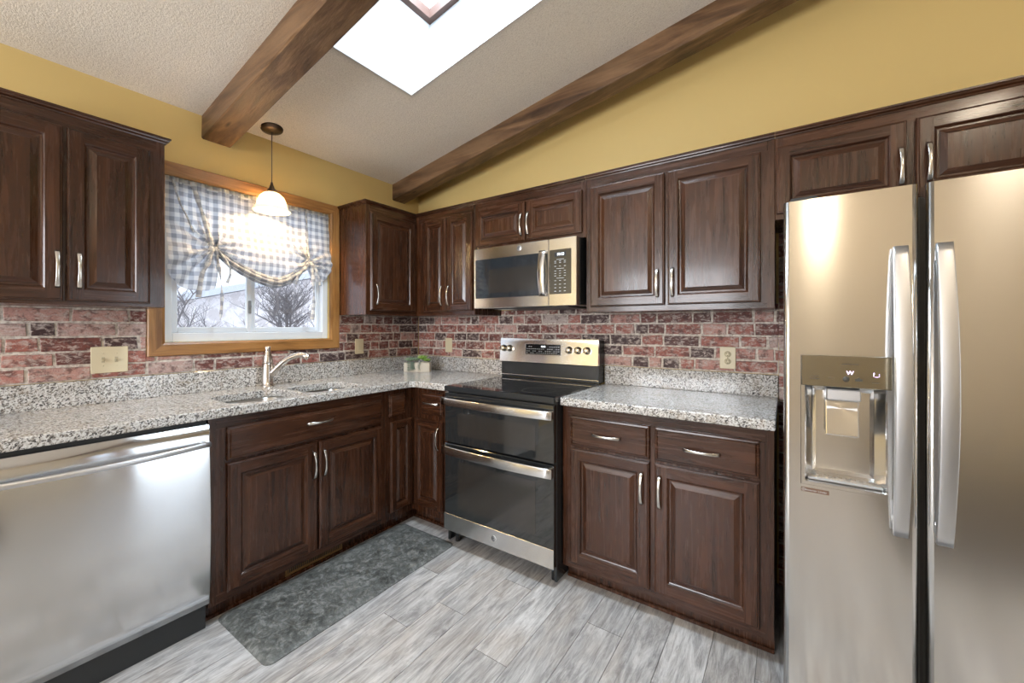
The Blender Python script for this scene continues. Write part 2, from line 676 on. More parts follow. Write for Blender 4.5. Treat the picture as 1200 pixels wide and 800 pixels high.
# floor planks
bm = newbm()
rl = bm.faces.layers.float.new('rnd')
box(bm, -WT, RX + WT, RY - WT, WT, -.12, -.004)
for f in bm.faces:
    f.material_index = 1
PW, PL, G = .162, .92, .0012
endy = {7: -1.295, 8: -1.097, 9: -.767, 10: -1.218, 12: -.815}      # joints read off the photograph, by row
i0 = -2
for i in range(-1, 36):
    x0 = 1.173 - 7 * PW + i * PW
    x1 = x0 + PW
    if x1 < 0 or x0 > RX:
        continue
    ph = endy.get(i, random.uniform(0, PL))
    y = ph
    while y > RY - PL:
        y -= PL
    while y < PL:
        a0, a1 = max(y, RY), min(y + PL, 0)
        if a1 > a0 + .01:
            v = [bm.verts.new(p) for p in ((max(x0, 0) + G, a0 + G, 0), (min(x1, RX) - G, a0 + G, 0), (min(x1, RX) - G, a1 - G, 0), (max(x0, 0) + G, a1 - G, 0))]
            w = [bm.verts.new(q.co + Vector((0, 0, -.004))) for q in v]
            rr = random.random()
            fs = [bm.faces.new(v)] + [bm.faces.new((v[k], w[k], w[(k + 1) % 4], v[(k + 1) % 4])) for k in range(4)]
            for f in fs:
                f[rl] = rr
        y += PL
struct('floor', bm, [M_FLOOR, M_SUB])

# ceiling beams
for (y0, y1, lab) in ((-1.622, -1.476, 'brown timber ceiling beam left of the skylight, ending above the window'), (-.290, -.158, 'brown timber ceiling beam running close along the wall above the upper cabinets')):
    bm = newbm()
    D = .130
    ym = (y0 + y1) / 2
    n = 28
    rings = []
    for k in range(n + 1):
        x = RX * k / n
        j = lambda: random.uniform(-.0012, .0012)
        rings.append([bm.verts.new((x, y0 + j() - ym, cz(x) + .004)), bm.verts.new((x, y0 + j() - ym, cz(x) - D + .006)), bm.verts.new((x, y0 + .006 - ym, cz(x) - D + j())),
                      bm.verts.new((x, y1 - .006 - ym, cz(x) - D + j())), bm.verts.new((x, y1 + j() - ym, cz(x) - D + .006)), bm.verts.new((x, y1 + j() - ym, cz(x) + .004))])
    for A, B in zip(rings[:-1], rings[1:]):
        for k in range(6):
            bm.faces.new((A[k], A[(k + 1) % 6], B[(k + 1) % 6], B[k]))
    bm.faces.new(rings[0]); bm.faces.new(rings[-1][::-1])
    o = obj('ceiling_beam', bm, M_BEAM, recalc=True, loc=(0, ym, 0))
    tag(o, lab, 'beam', 'ceiling beams')

# ------------------------------------------------------------ brick backsplash
def bricks(name, spans, wallaxis, label):
    """spans: (u0,u1,z0,z1) rectangles; brick face follows the wall"""
    bm = newbm()
    rl = bm.faces.layers.float.new('rnd')
    CH, MO = .0672, .0105
    for (u0, u1, z0, z1) in spans:
        box(bm, u0, u1, -.004, -.0002, z0, z1, mi=1)
        k0 = math.floor((z0 - 1.088) / CH)
        k = k0
        while 1.088 + k * CH < z1:
            rnd = random.Random(k * 77 + int(wallaxis == 'x') * 991)
            za, zb = 1.088 + k * CH + MO / 2, 1.088 + (k + 1) * CH - MO / 2
            u = -3.0 + rnd.uniform(0, .2)
            while u < 4.0:
                L = rnd.choice((.20, .20, .10, .10, .155, .20, .08, .13))
                r = rnd.random()
                js = [rnd.uniform(-.0032, .0032) for _ in range(8)]
                a, b = u + MO / 2, u + L - MO / 2
                A, B, Z0, Z1 = max(a, u0), min(b, u1), max(za, z0), min(zb, z1)
                if B - A > .004 and Z1 - Z0 > .004:
                    p = [(A + js[0], Z0 + js[1]), (B + js[2], Z0 + js[3]), (B + js[4], Z1 + js[5]), (A + js[6], Z1 + js[7])]
                    cxm, czm = (A + B) / 2, (Z0 + Z1) / 2
                    outer = [bm.verts.new((q[0], -.004, q[1])) for q in p]
                    ins = .0022
                    inner = [bm.verts.new((q[0] + (ins if q[0] < cxm else -ins), -.0082, q[1] + (ins if q[1] < czm else -ins))) for q in p]
                    fs = [bm.faces.new(inner)] + [bm.faces.new((outer[i], outer[(i + 1) % 4], inner[(i + 1) % 4], inner[i])) for i in range(4)]
                    for f in fs:
                        f[rl] = r
                u += L
            k += 1
    o = obj(name, bm, [M_BRICK, M_MORT], recalc=True, rz=(R(90) if wallaxis == 'x' else 0))
    tag(o, label, 'brick backsplash')


bricks('brick_backsplash', [(-2.60, -1.861, 1.088, 1.428), (-1.861, -.785, 1.088, 1.182), (-.785, -.009, 1.088, 1.428)], 'x', 'brick backsplash under the window and around its sill on the left wall')
bricks('brick_backsplash', [(.009, 2.6955, 1.088, 1.459)], 'y', 'brick backsplash behind the range and under the right-hand upper cabinets')
bricks('brick_facing', [(2.697, 3.66, .0, 1.822)], 'y', 'narrow strip of brick facing between the right base cabinet and the refrigerator')

# ------------------------------------------------------------ cabinet builders
# local frame of a cabinet: x to the right along the wall, front towards -y; the left wall's units are turned by 90 degrees
DT = .020


def door_mesh(w, h, st=.052):
    bm = newbm()

    def rect(i, y):
        return [(-w / 2 + i, y, i), (w / 2 - i, y, i), (w / 2 - i, y, h - i), (-w / 2 + i, y, h - i)]
    prof = [(0, 0), (0, -.013), (.0025, -.0165), (.007, -.0172), (.009, -DT)]
    prof2 = [(st - .004, -DT), (st, -.0165), (st + .003, -.011), (st + .0065, -.0095), (st + .012, -.0095), (st + .030, -.0165), (st + .033, -.0178)]
    if min(w, h) < .24:
        prof2 = [(st - .004, -DT), (st, -.0165), (st + .003, -.011), (st + .005, -.0095), (st + .008, -.0095), (st + .020, -.0165), (st + .022, -.0178)]

    def ring(a, b):
        for k in range(4):
            f = bm.faces.new((a[k], a[(k + 1) % 4], b[(k + 1) % 4], b[k]))
            f.material_index = 1 if k in (0, 2) else 0
    prev = None
    for i, y in prof:
        r = [bm.verts.new(p) for p in rect(i, y)]
        if prev:
            ring(prev, r)
        else:
            bm.faces.new(r[::-1])
        prev = r
    # flat frame: full-height stiles, rails between
    i1 = prof2[0][0]; e = prof[-1][0]
    xa, xb, za, zb = -w / 2 + i1, w / 2 - i1, i1, h - i1
    V = lambda x, z: bm.verts.new((x, -DT, z))
    X0, X1, Z0, Z1 = -w / 2 + e, w / 2 - e, e, h - e
    for q, mi in (((X0, xa, Z0, Z1), 0), ((xb, X1, Z0, Z1), 0), ((xa, xb, Z0, za), 1), ((xa, xb, zb, Z1), 1)):
        f = bm.faces.new([V(q[0], q[2]), V(q[1], q[2]), V(q[1], q[3]), V(q[0], q[3])]); f.material_index = mi
    prev = None
    for i, y in prof2:
        r = [bm.verts.new(p) for p in rect(i, y)]
        if prev:
            ring(prev, r)
        prev = r
    f = bm.faces.new(prev); f.material_index = 0
    return bm


def drawer_mesh(w, h):
    bm = newbm()

    def rect(i, y):
        return [(-w / 2 + i, y, i), (w / 2 - i, y, i), (w / 2 - i, y, h - i), (-w / 2 + i, y, h - i)]
    prev = None
    for i, y in [(0, 0), (0, -.010), (.003, -.0135), (.010, -.0145), (.013, -.0185), (.016, -DT)]:
        r = [bm.verts.new(p) for p in rect(i, y)]
        if prev:
            for k in range(4):
                f = bm.faces.new((prev[k], prev[(k + 1) % 4], r[(k + 1) % 4], r[k])); f.material_index = 1
        else:
            bm.faces.new(r[::-1])
        prev = r
    f = bm.faces.new(prev); f.material_index = 1
    return bm


def pull_mesh(L=.145, vertical=True):
    """arched bar pull on two feet"""
    bm = newbm()
    pts = []
    n = 18
    for k in range(n + 1):
        s = k / n
        z = -L / 2 + L * s
        y = -.004 - .024 * (math.sin(math.pi * s) ** .55)
        pts.append((0, y, z))
    sc = [1.25 - .45 * math.sin(math.pi * k / n) for k in range(n + 1)]
    sweep(bm, pts, rrect(.0125, .0055, .002, 2), up=Vector((0, -1, 0)), scales=sc)
    if not vertical:
        bmesh.ops.transform(bm, matrix=Matrix.Rotation(R(90), 4, 'Y'), verts=bm.verts)
    return bm


def add_door(p, x0, x1, z0, z1, front, hx=None, hz=None, small=False, st=.052):
    d = obj('door', door_mesh(x1 - x0, z1 - z0, st), WOOD, p, loc=((x0 + x1) / 2, front, z0))
    if hx is not None:
        h = obj('handle', pull_mesh(), M_NICK, d, loc=(hx - (x0 + x1) / 2, -DT, hz - z0))
        h['label'] = 'satin nickel arched pull'
    return d


def add_drawer(p, x0, x1, z0, z1, front, hx=None, hz=None):
    d = obj('drawer', drawer_mesh(x1 - x0, z1 - z0), WOOD, p, loc=((x0 + x1) / 2, front, z0))
    if hx is not None:
        h = obj('handle', pull_mesh(vertical=False), M_NICK, d, loc=(hx - (x0 + x1) / 2, -DT, hz - z0))
        h['label'] = 'satin nickel arched pull'
    return d


CROWN = [(.0, -.006), (-.004, -.006), (-.006, .000), (-.014, .004), (-.016, .010), (-.020, .013), (-.020, .020), (.0, .020)]


def crown(p, x0, x1, y, z, left=False, right=False, depth=.33):
    """small top moulding: profile (forward, up) run along the front, returned on open ends"""
    bm = newbm()
    path = []
    if left:
        path.append((x0, y + depth - .004, -1, 0))
    path.append((x0, y, -1 if left else 0, -1))
    path.append((x1, y, 1 if right else 0, -1))
    if right:
        path.append((x1, y + depth - .004, 1, 0))
    rings = []
    for (x, yy, dx, dy) in path:
        rings.append([bm.verts.new((x + dx * -a, yy - dy * a, z + b)) for a, b in CROWN])
    for A, B in zip(rings[:-1], rings[1:]):
        for k in range(len(CROWN) - 1):
            f = bm.faces.new((A[k], A[k + 1], B[k + 1], B[k])); f.material_index = 1
    obj('crown_moulding', bm, WOOD, p, recalc=True)


UF = .327      # depth of the upper cabinets' face frame
UZ0, UZ1 = 1.4225, 2.196


def upper(name, label, loc, rz, x0, x1, z0, doors, cl=False, cr=False, z1=UZ1, y_wall=-.009):
    t = thing(name, label, 'cabinet', loc, rz, 'upper cabinets')
    bm = newbm()
    box(bm, x0, x1, -UF, y_wall, z0, z1, .0015)
    box(bm, x0 + .030, x1 - .030, -UF - .0006, -UF + .002, z1 - .056, z1 - .001, mi=1)
    box(bm, x0 + .030, x1 - .030, -UF - .0006, -UF + .002, z0 + .001, z0 + .030, mi=1)
    obj('body', bm, WOOD, t)
    for d in doors:
        add_door(t, d[0], d[1], d[2], d[3], -UF, d[4], d[5])
    crown(t, x0, x1, -UF, z1, cl, cr)
    return t


DZ0, DZ1 = 1.451, 2.140
HZ = 1.566
e = .0006
upper('upper_cabinet', 'dark two-door upper cabinet at the far left beside the window', (0, 0, 0), R(90), -2.50, -1.873, UZ0 + .004,
      [(-2.452, -2.195, DZ0 - .010, DZ1, -2.212, HZ), (-2.185, -1.928, DZ0 - .010, DZ1, -2.152, HZ)], cr=True, cl=True)
upper('upper_cabinet', 'single-door upper cabinet in the corner, its side panel facing the window', (0, 0, 0), R(90), -.784, -.0092, UZ0,
      [(-.755, -.350, DZ0 + .002, DZ1, -.713, HZ)], cl=True)
upper('upper_cabinet', 'narrow two-door upper cabinet between the corner and the microwave', (0, 0, 0), 0, UF + e, .925 - e, UZ0,
      [(.4265, .660, DZ0, DZ1 + .004, .626, HZ), (.666, .909, DZ0, DZ1 + .004, .695, HZ)])
upper('upper_cabinet', 'short two-door cabinet directly above the microwave', (0, 0, 0), 0, .925, 1.765 - e, 1.862,
      [(.945, 1.347, 1.889, DZ1, 1.327, 1.993), (1.357, 1.742, 1.889, DZ1, 1.378, 1.993)])
upper('upper_cabinet', 'tall two-door upper cabinet right of the microwave', (0, 0, 0), 0, 1.765, 2.687 - e, UZ0,
      [(1.796, 2.206, DZ0, DZ1, 2.172, HZ), (2.223, 2.631, DZ0, DZ1, 2.248, HZ)])
upper('upper_cabinet', 'short two-door cabinet over the refrigerator', (0, 0, 0), 0, 2.687, 3.66, 1.822,
      [(2.6938, 3.119, 1.846, 2.146, 3.101, 1.966), (3.145, 3.600, 1.846, 2.146, 3.179, 1.966)], cr=True)

# ------------------------------------------------------------ base cabinets
BF, BZ0, BZ1 = .610, .087, .9295
D1, D2, D3, D4 = .879, .725, .712, .125


def base_body(t, x0, x1, y_wall=-.012):
    bm = newbm()
    # open-topped carcass: face frame, two sides, back, bottom
    box(bm, x0, x1, -BF, -BF + .02, BZ0, BZ1, .001)
    box(bm, x0 + .030, x1 - .030, -BF - .0006, -BF + .002, D1 - .008, BZ1 - .001, mi=1)
    box(bm, x0 + .030, x1 - .030, -BF - .0006, -BF + .002, BZ0 + .001, D4 + .008, mi=1)
    box(bm, x0, x0 + .018, -BF + .02, y_wall, BZ0, BZ1)
    box(bm, x1 - .018, x1, -BF + .02, y_wall, BZ0, BZ1)
    box(bm, x0 + .018, x1 - .018, y_wall - .008, y_wall, BZ0, BZ1)
    box(bm, x0 + .018, x1 - .018, -BF + .02, y_wall - .008, BZ0, BZ0 + .018)
    obj('body', bm, WOOD, t)
    bm = newbm()
    box(bm, x0, x1, -.545, -.530, 0.0, BZ0)
    box(bm, x0, x1, -.557, -.545, 0.0, .018, .003)
    box(bm, x0, x0 + .018, -.530, y_wall, 0.0, BZ0)
    box(bm, x1 - .018, x1, -.530, y_wall, 0.0, BZ0)
    obj('toe_kick', bm, WOOD, t)


t = thing('base_cabinet', 'wide dark sink cabinet with one long drawer front over two doors', 'cabinet', (0, 0, 0), R(90), 'base cabinets')
base_body(t, -1.797, -.8455)
add_drawer(t, -1.7283, -.878, D2, D1, -BF, -1.289, .822)
add_door(t, -1.7283, -1.3025, D4, D3, -BF, -1.325, .593, st=.058)
add_door(t, -1.2925, -.878, D4, D3, -BF, -1.268, .593, st=.058)

t = thing('base_cabinet', 'dark inside-corner base cabinet with two narrow folding doors', 'cabinet', (0, 0, 0), 0, 'base cabinets')
bm = newbm()
box(bm, BF - .02, BF, -.845, -BF, BZ0, BZ1, .001)
box(bm, BF - .02, .984, -BF, -BF + .02, BZ0, BZ1, .001)
box(bm, .012, BF - .02, -.845, -.827, BZ0, BZ1)
box(bm, .966, .984, -BF + .02, -.012, BZ0, BZ1)
box(bm, .012, .020, -.827, -.012, BZ0, BZ1)
box(bm, .020, .966, -.020, -.012, BZ0, BZ1)
box(bm, .020, .59, -.827, -.020, BZ0, BZ0 + .018)
obj('body', bm, WOOD, t)
bm = newbm()
box(bm, .53, .545, -.845, -.545, 0, BZ0)
box(bm, .53, .984, -.545, -.530, 0, BZ0)
box(bm, .545, .557, -.845, -.557, 0, .018, .003)
box(bm, .545, .984, -.557, -.545, 0, .018, .003)
box(bm, .012, .53, -.845, -.827, 0, BZ0)
box(bm, .966, .984, -.53, -.012, 0, BZ0)
obj('toe_kick', bm, WOOD, t)


def side_piece(kind, y0, y1, z0, z1, st=.05):
    d = obj(kind, door_mesh(y1 - y0, z1 - z0, st) if kind == 'door' else drawer_mesh(y1 - y0, z1 - z0), WOOD, t, loc=(BF, (y0 + y1) / 2, z0), rz=R(90))
    return d


side_piece('drawer', -.822, -.690, .754, .900)
side_piece('door', -.812, -.6335, .135, .722, .046)
add_drawer(t, .704, .902, .754, .900, -BF, .803, .835)
add_door(t, .6335, .902, .135, .722, -BF, .868, .610, st=.048)

t = thing('base_cabinet', 'dark base cabinet with two drawers and two doors, right of the range', 'cabinet', (0, 0, 0), 0, 'base cabinets')
base_body(t, 1.757, 2.690)
for x0, x1, h1, h2 in ((1.806, 2.2075, 2.001, 2.174), (2.2315, 2.6415, 2.428, 2.255)):
    add_drawer(t, x0, x1, D2 + .001, D1, -BF, h1, .801)
    add_door(t, x0, x1, D4, D3 + .001, -BF, h2, .588, st=.058)

t = thing('end_panel', 'dark cabinet end panel left of the dishwasher', 'cabinet panel', (0, 0, 0), 0)
bm = newbm()
box(bm, .012, .610, -2.434, -2.414, 0, BZ1, .001)
obj('panel', bm, WOOD, t)

# heating register in the toe kick under the sink
t = thing('floor_register', 'bronze slotted heating register set in the toe kick under the sink', 'vent', (.5452, -1.27, 0), R(90))
bm = newbm()
X0, X1 = -.165, .165
box(bm, X0, X1, -.004, 0, .019, .030, .001); box(bm, X0, X1, -.004, 0, .074, .085, .001)
box(bm, X0, X0 + .012, -.004, 0, .030, .074); box(bm, X1 - .012, X1, -.004, 0, .030, .074)
obj('frame', bm, M_VENT, t)
bm = newbm()
for k in range(28):
    x = X0 + .018 + k * (X1 - X0 - .036) / 27
    box(bm, x - .0022, x + .0022, -.003, 0, .030, .074)
obj('louvre_bars', bm, M_VENT, t)
bm = newbm(); box(bm, X0 + .012, X1 - .012, -.0012, -.0002, .030, .074); obj('backing', bm, M_DARK, t)

# ------------------------------------------------------------ countertops
def extruded_slab(outer, holes, z0, z1):
    bm = newbm()
    loops = [outer] + holes
    for z, top in ((z1, True), (z0, False)):
        edges = []
        for lp in loops:
            vs = [bm.verts.new((x, y, z)) for x, y in lp]
            edges += [bm.edges.new((vs[i], vs[(i + 1) % len(vs)])) for i in range(len(vs))]
        bmesh.ops.triangle_fill(bm, use_beauty=True, use_dissolve=False, edges=edges)
    bm.verts.ensure_lookup_table()
    n = sum(len(l) for l in loops)
    k = 0
    for lp in loops:
        m = len(lp)
        for i in range(m):
            a, b = k + i, k + (i + 1) % m
            bm.faces.new((bm.verts[a], bm.verts[b], bm.verts[n + b], bm.verts[n + a]))
        k += m
    bmesh.ops.recalc_face_normals(bm, faces=bm.faces)
    return bm


def bevmod(o, w=.006, seg=3, ang=50):
    m = o.modifiers.new('bevel', 'BEVEL')
    m.width = w; m.segments = seg; m.limit_method = 'ANGLE'; m.angle_limit = R(ang)
    return o


def rr_at(cx, cy, w, h, r, n=6):
    return [(cx + a, cy + b) for a, b in rrect(w, h, r, n)]


CT0, CT1 = .930, .972
BOWLS = [(.405, -1.508, .350, .350), (.405, -1.125, .330, .350)]
t = thing('countertop', 'L-shaped speckled granite countertop with the sink cut into it', 'countertop')
outer = [(.0006, -2.45), (.645, -2.45), (.645, -.672), (.672, -.645), (.9855, -.645), (.9855, -.0006), (.0006, -.0006)]
bm = extruded_slab(outer, [rr_at(*b, .075) for b in BOWLS], CT0, CT1)
bevmod(obj('slab', bm, M_GRAN, t))
bm = newbm()
box(bm, .0006, .021, -2.45, -.0006, CT1, 1.086, .002)
box(bm, .0215, .9855, -.021, -.0006, CT1, 1.086, .002)
obj('backsplash_strip', bm, M_GRAN, t)
t = thing('countertop', 'short straight granite countertop between the range and the refrigerator', 'countertop')
bm = extruded_slab([(1.7565, -.645), (2.695, -.645), (2.695, -.0006), (1.7565, -.0006)], [], CT0, CT1)
bevmod(obj('slab', bm, M_GRAN, t))
bm = newbm()
box(bm, 1.7565, 2.695, -.021, -.0006, CT1, 1.086, .002)
obj('backsplash_strip', bm, M_GRAN, t)

# sink
t = thing('kitchen_sink', 'stainless double-bowl undermount sink under the window', 'sink', (.405, -1.31, .76))
for (cx, cy, w, h) in BOWLS:
    bm = newbm()
    rings = []
    for (dw, z, r) in ((.030, .9290, .085), (.012, .9290, .08), (.004, .925, .078), (-.006, .80, .07), (-.022, .775, .06), (-.07, .768, .05)):
        rings.append([bm.verts.new((x - .405, y + 1.31, z - .76)) for x, y in rr_at(cx, cy, w + dw, h + dw, r)])
    for A, B in zip(rings[:-1], rings[1:]):
        for k in range(len(A)):
            f = bm.faces.new((A[k], A[(k + 1) % len(A)], B[(k + 1) % len(A)], B[k])); f.smooth = True
    bm.faces.new(rings[-1])
    o = obj('bowl', bm, M_SINK, t, recalc=False)
    dr = newbm()
    lathe(dr, [(.0, .0105), (.018, .0102), (.020, .0125), (.040, .0125), (.044, .010), (.044, .0085)], 24)
    obj('drain', dr, M_NICK, o, loc=(cx - .405, cy + 1.31, 0))

# faucet
t = thing('faucet', 'brushed nickel single-handle faucet behind the sink', 'faucet', (.088, -1.312, CT1 + .0002))
bm = newbm()
lathe(bm, [(.036, 0), (.036, .004), (.0320, .009), (.0300, .05), (.0295, .135), (.0275, .142)], 28)
obj('body', bm, M_FAUC, t)
bm = newbm()
lathe(bm, [(.0275, .1425), (.0280, .150), (.0260, .175), (.0175, .208), (.0150, .218), (.0160, .222), (.0175, .236), (.0150, .243), (0, .245)], 24)
obj('handle', bm, M_FAUC, t)
bm = newbm()
dx, dy = .142, .182
L = math.hypot(dx, dy)
ux, uy = dx / L, dy / L
pr = [(.012, .070), (.045, .105), (.085, .145), (.125, .172), (.165, .186), (.200, .186), (.228, .170)]
pts = bez([(ux * a, uy * a, z) for a, z in pr], 6)
n = len(pts)
sc = [1.25 - .35 * min(1, k / (n * .5)) + (.18 if k > n * .86 else 0) for k in range(n)]
sweep(bm, pts, circ(.0185, 16), scales=sc)
obj('spout', bm, M_FAUC, t)

# ------------------------------------------------------------ dishwasher
t = thing('dishwasher', 'stainless steel dishwasher under the left countertop', 'dishwasher', (0, -2.1065, 0), R(90))
W2 = .3065
bm = newbm()
box(bm, -W2 + .004, W2 - .004, -.608, -.02, .108, .928)
obj('cabinet', bm, M_GREYP, t)
bm = newbm()
# slightly bowed steel front
nz = 14
zz0, zz1 = .127, .912
g = []
for i in range(nz + 1):
    s = i / nz
    z = zz0 + (zz1 - zz0) * s
    y = -.640 - .020 * (1 - (2 * s - 1) ** 2) ** 1.0 - .002
    g.append([bm.verts.new((x, y, z)) for x in (-W2 + .003, -W2 + .006, W2 - .006, W2 - .003)])
for A, B in zip(g[:-1], g[1:]):
    for k in range(3):
        f = bm.faces.new((A[k], A[k + 1], B[k + 1], B[k])); f.smooth = True
bk = [[bm.verts.new((x, -.609, z)) for x in (-W2 + .003, W2 - .003)] for z in (zz0, zz1)]
bm.faces.new((g[0][0], bk[0][0], bk[0][1], g[0][3], g[0][2], g[0][1]))
bm.faces.new((g[-1][3], bk[1][1], bk[1][0], g[-1][0], g[-1][1], g[-1][2]))
bm.faces.new([r[0] for r in g[::-1]] + [bk[0][0], bk[1][0]])
bm.faces.new([r[3] for r in g] + [bk[1][1], bk[0][1]])
dwd = obj('door', bm, M_STEELD, t, recalc=True)
bm = newbm()
pts = []
for k in range(25):
    s = k / 24
    pts.append((-W2 + .012 + (2 * W2 - .024) * s, -.682 - .034 * math.sin(math.pi * s), .832))
sweep(bm, pts, rrect(.021, .016, .0072, 3), up=Vector((0, -1, 0)))
for s in (-1, 1):
    box(bm, s * (W2 - .030) - .011, s * (W2 - .030) + .011, -.690, -.650, .824, .840, .002)
obj('handle', bm, M_HAND, dwd)
bm = newbm(); box(bm, -W2 + .003, W2 - .003, -.598, -.560, .0, .107, .001)
o = obj('kick_plate', bm, M_GREYP, t); o['label'] = 'black kick plate'

# ------------------------------------------------------------ range
t = thing('electric_range', 'stainless double-oven electric range with black glass cooktop', 'range', (1.3715, 0, 0))
HW = .381
bm = newbm()
box(bm, -HW, HW, -.668, -.03, .098, .946, .002)
for sx in (-1, 1):
    box(bm, sx * (HW - .008) - .008, sx * (HW - .008) + .008, -.668, -.03, .018, .099, .002)
for sx in (-1, 1):
    for yy in (-.62, -.08):
        lathe(bm, [(.016, 0), (.016, .10)], 12, M=Matrix.Translation((sx * (HW - .04), yy, 0)))
o = obj('body', bm, M_BLK, t)
bm = newbm()
box(bm, -HW - .0015, HW + .0015, -.694, -.105, .9465, .9760, .004, seg=2)
ct = obj('cooktop', bm, M_BGLASS, t)
bm = newbm()
box(bm, -HW - .0012, HW + .0012, -.701, -.6945, .944, .9755, .003, seg=2)
obj('front_trim', bm, M_BLK, ct)
for (cx, cy, r) in ((-.19, -.53, .115), (.19, -.53, .095), (-.19, -.25, .075), (.19, -.25, .115), (0, -.24, .055)):
    bm = newbm()
    lathe(bm, [(r - .0015, 0), (r + .0015, 0), (r + .0015, .0003), (r - .0015, .0003), (r - .0015, 0)], 48, cap=False, smooth=False)
    obj('burner_ring', bm, plain('burner_print', (.06, .06, .06), .2) if 'burner_print' not in bpy.data.materials else bpy.data.materials['burner_print'], ct, loc=(cx, cy, .9761))


def bow_bar(bm, x0, x1, z, h, y, out, thick=.016, n=20):
    pts = []
    for k in range(n + 1):
        s = k / n
        pts.append((x0 + (x1 - x0) * s, y - out * math.sin(math.pi * s) ** .8, z))
    sweep(bm, pts, rrect(h, thick, .005, 2), up=Vector((0, -1, 0)))


def oven_door(z0, z1, hz, hh, label, trim=0.0):
    bm = newbm()
    zt = z1
    box(bm, -HW + .002, HW - .002, -.700, -.6685, z0, zt, .003)
    d = obj('oven_door', bm, M_OGLASS, t)
    d['label'] = label
    if trim:
        bm = newbm()
        box(bm, -HW + .001, HW - .001, -.7045, -.7005, z0 - .001, z0 + trim, .0015)
        obj('steel_panel', bm, M_STEEL, d)
    bm = newbm()
    zz = z0 + trim + .05
    box(bm, -.27, .27, -.7012, -.7002, zz, hz - .065, .0)
    obj('window', bm, M_MESH, d)
    bm = newbm()
    bow_bar(bm, -HW + .002, HW - .002, hz, hh, -.722, .020, .018)
    for s in (-1, 1):
        box(bm, s * (HW - .014) - .012, s * (HW - .014) + .012, -.722, -.7005, hz - hh / 2 + .002, hz + hh / 2 - .002, .002)
    hd = obj('handle', bm, M_STEEL, d)
    hd['label'] = 'wide bowed stainless handle'
    return d


d_up = oven_door(.636, .936, .886, .046, 'upper oven door')
d_lo = oven_door(.100, .626, .592, .052, 'lower oven door with stainless bottom panel', .100)


def emblem(parent, x, y, z, r):
    """round monogram badge: ring and curling script strokes"""
    bm = newbm()
    lathe(bm, [(0, .0), (r, .0), (r, .0012), (r * .97, .0016), (0, .0016)], 32, M=Matrix.Translation((x, y, z)) @ Matrix.Rotation(R(90), 4, 'X'))
    o = obj('emblem', bm, plain('badge_silver', (.72, .72, .72), .3, .9) if 'badge_silver' not in bpy.data.materials else bpy.data.materials['badge_silver'], parent)
    bm = newbm()
    n = 28
    ring = [(x + r * .80 * math.cos(2 * math.pi * k / n), y - .0020, z + r * .80 * math.sin(2 * math.pi * k / n)) for k in range(n + 1)]
    sweep(bm, ring, circ(r * .05, 6), up=Vector((0, -1, 0)), cap=False)
    S_ = lambda pts: sweep(bm, bez([(x + a * r, y - .0020, z + b * r) for a, b in pts], 5), circ(r * .06, 6), up=Vector((0, -1, 0)))
    S_([(-.05, .30), (-.30, .42), (-.52, .12), (-.36, -.14), (-.12, .04), (-.14, .30)])
    S_([(-.12, .04), (-.10, -.34), (-.36, -.42), (-.48, -.24)])
    S_([(.08, .02), (.36, .10), (.34, .40), (.12, .34), (.06, -.08), (.26, -.36), (.50, -.18)])
    for a in (0, 90, 180, 270):
        c0, s0 = math.cos(R(a)), math.sin(R(a))
        P = lambda u, v: (u * c0 - v * s0, u * s0 + v * c0)
        S_([P(.60, .22), P(.70, .02), P(.58, -.20)])
    obj('monogram', bm, M_GREYP, o)


emblem(d_lo, 0, -.7046, .150, .017)

# backguard
bm = newbm()
box(bm, -HW + .001, HW - .001, -.100, -.010, .9765, 1.086, .002)
box(bm, -HW + .001, HW - .001, -.085, -.010, 1.086, 1.250, .002)
bgd = obj('backguard', bm, M_BLK, t)
bm = newbm()
v = []
for (y, z) in ((-.118, 1.090), (-.101, 1.256), (-.086, 1.256), (-.086, 1.090)):
    v.append([bm.verts.new((x, y, z)) for x in (-HW - .003, HW - .003)])
for k in range(4):
    A, B = v[k], v[(k + 1) % 4]
    bm.faces.new((A[0], A[1], B[1], B[0]))
bm.faces.new([q[0] for q in v]); bm.faces.new([q[1] for q in v])
pan = obj('control_panel', bm, M_STEELW, bgd, recalc=True)
bm = newbm(); box(bm, -HW + .003, HW - .003, -.1030, -.1002, .992, .998, .001)
obj('steel_strip', bm, M_STEEL, bgd)
TILT = math.atan2(.017, .166)


def onpanel(x, z, off=0.):
    y = -.118 + .017 * (z - 1.09) / .166
    return Matrix.Translation((x, y - off, z)) @ Matrix.Rotation(-TILT, 4, 'X')


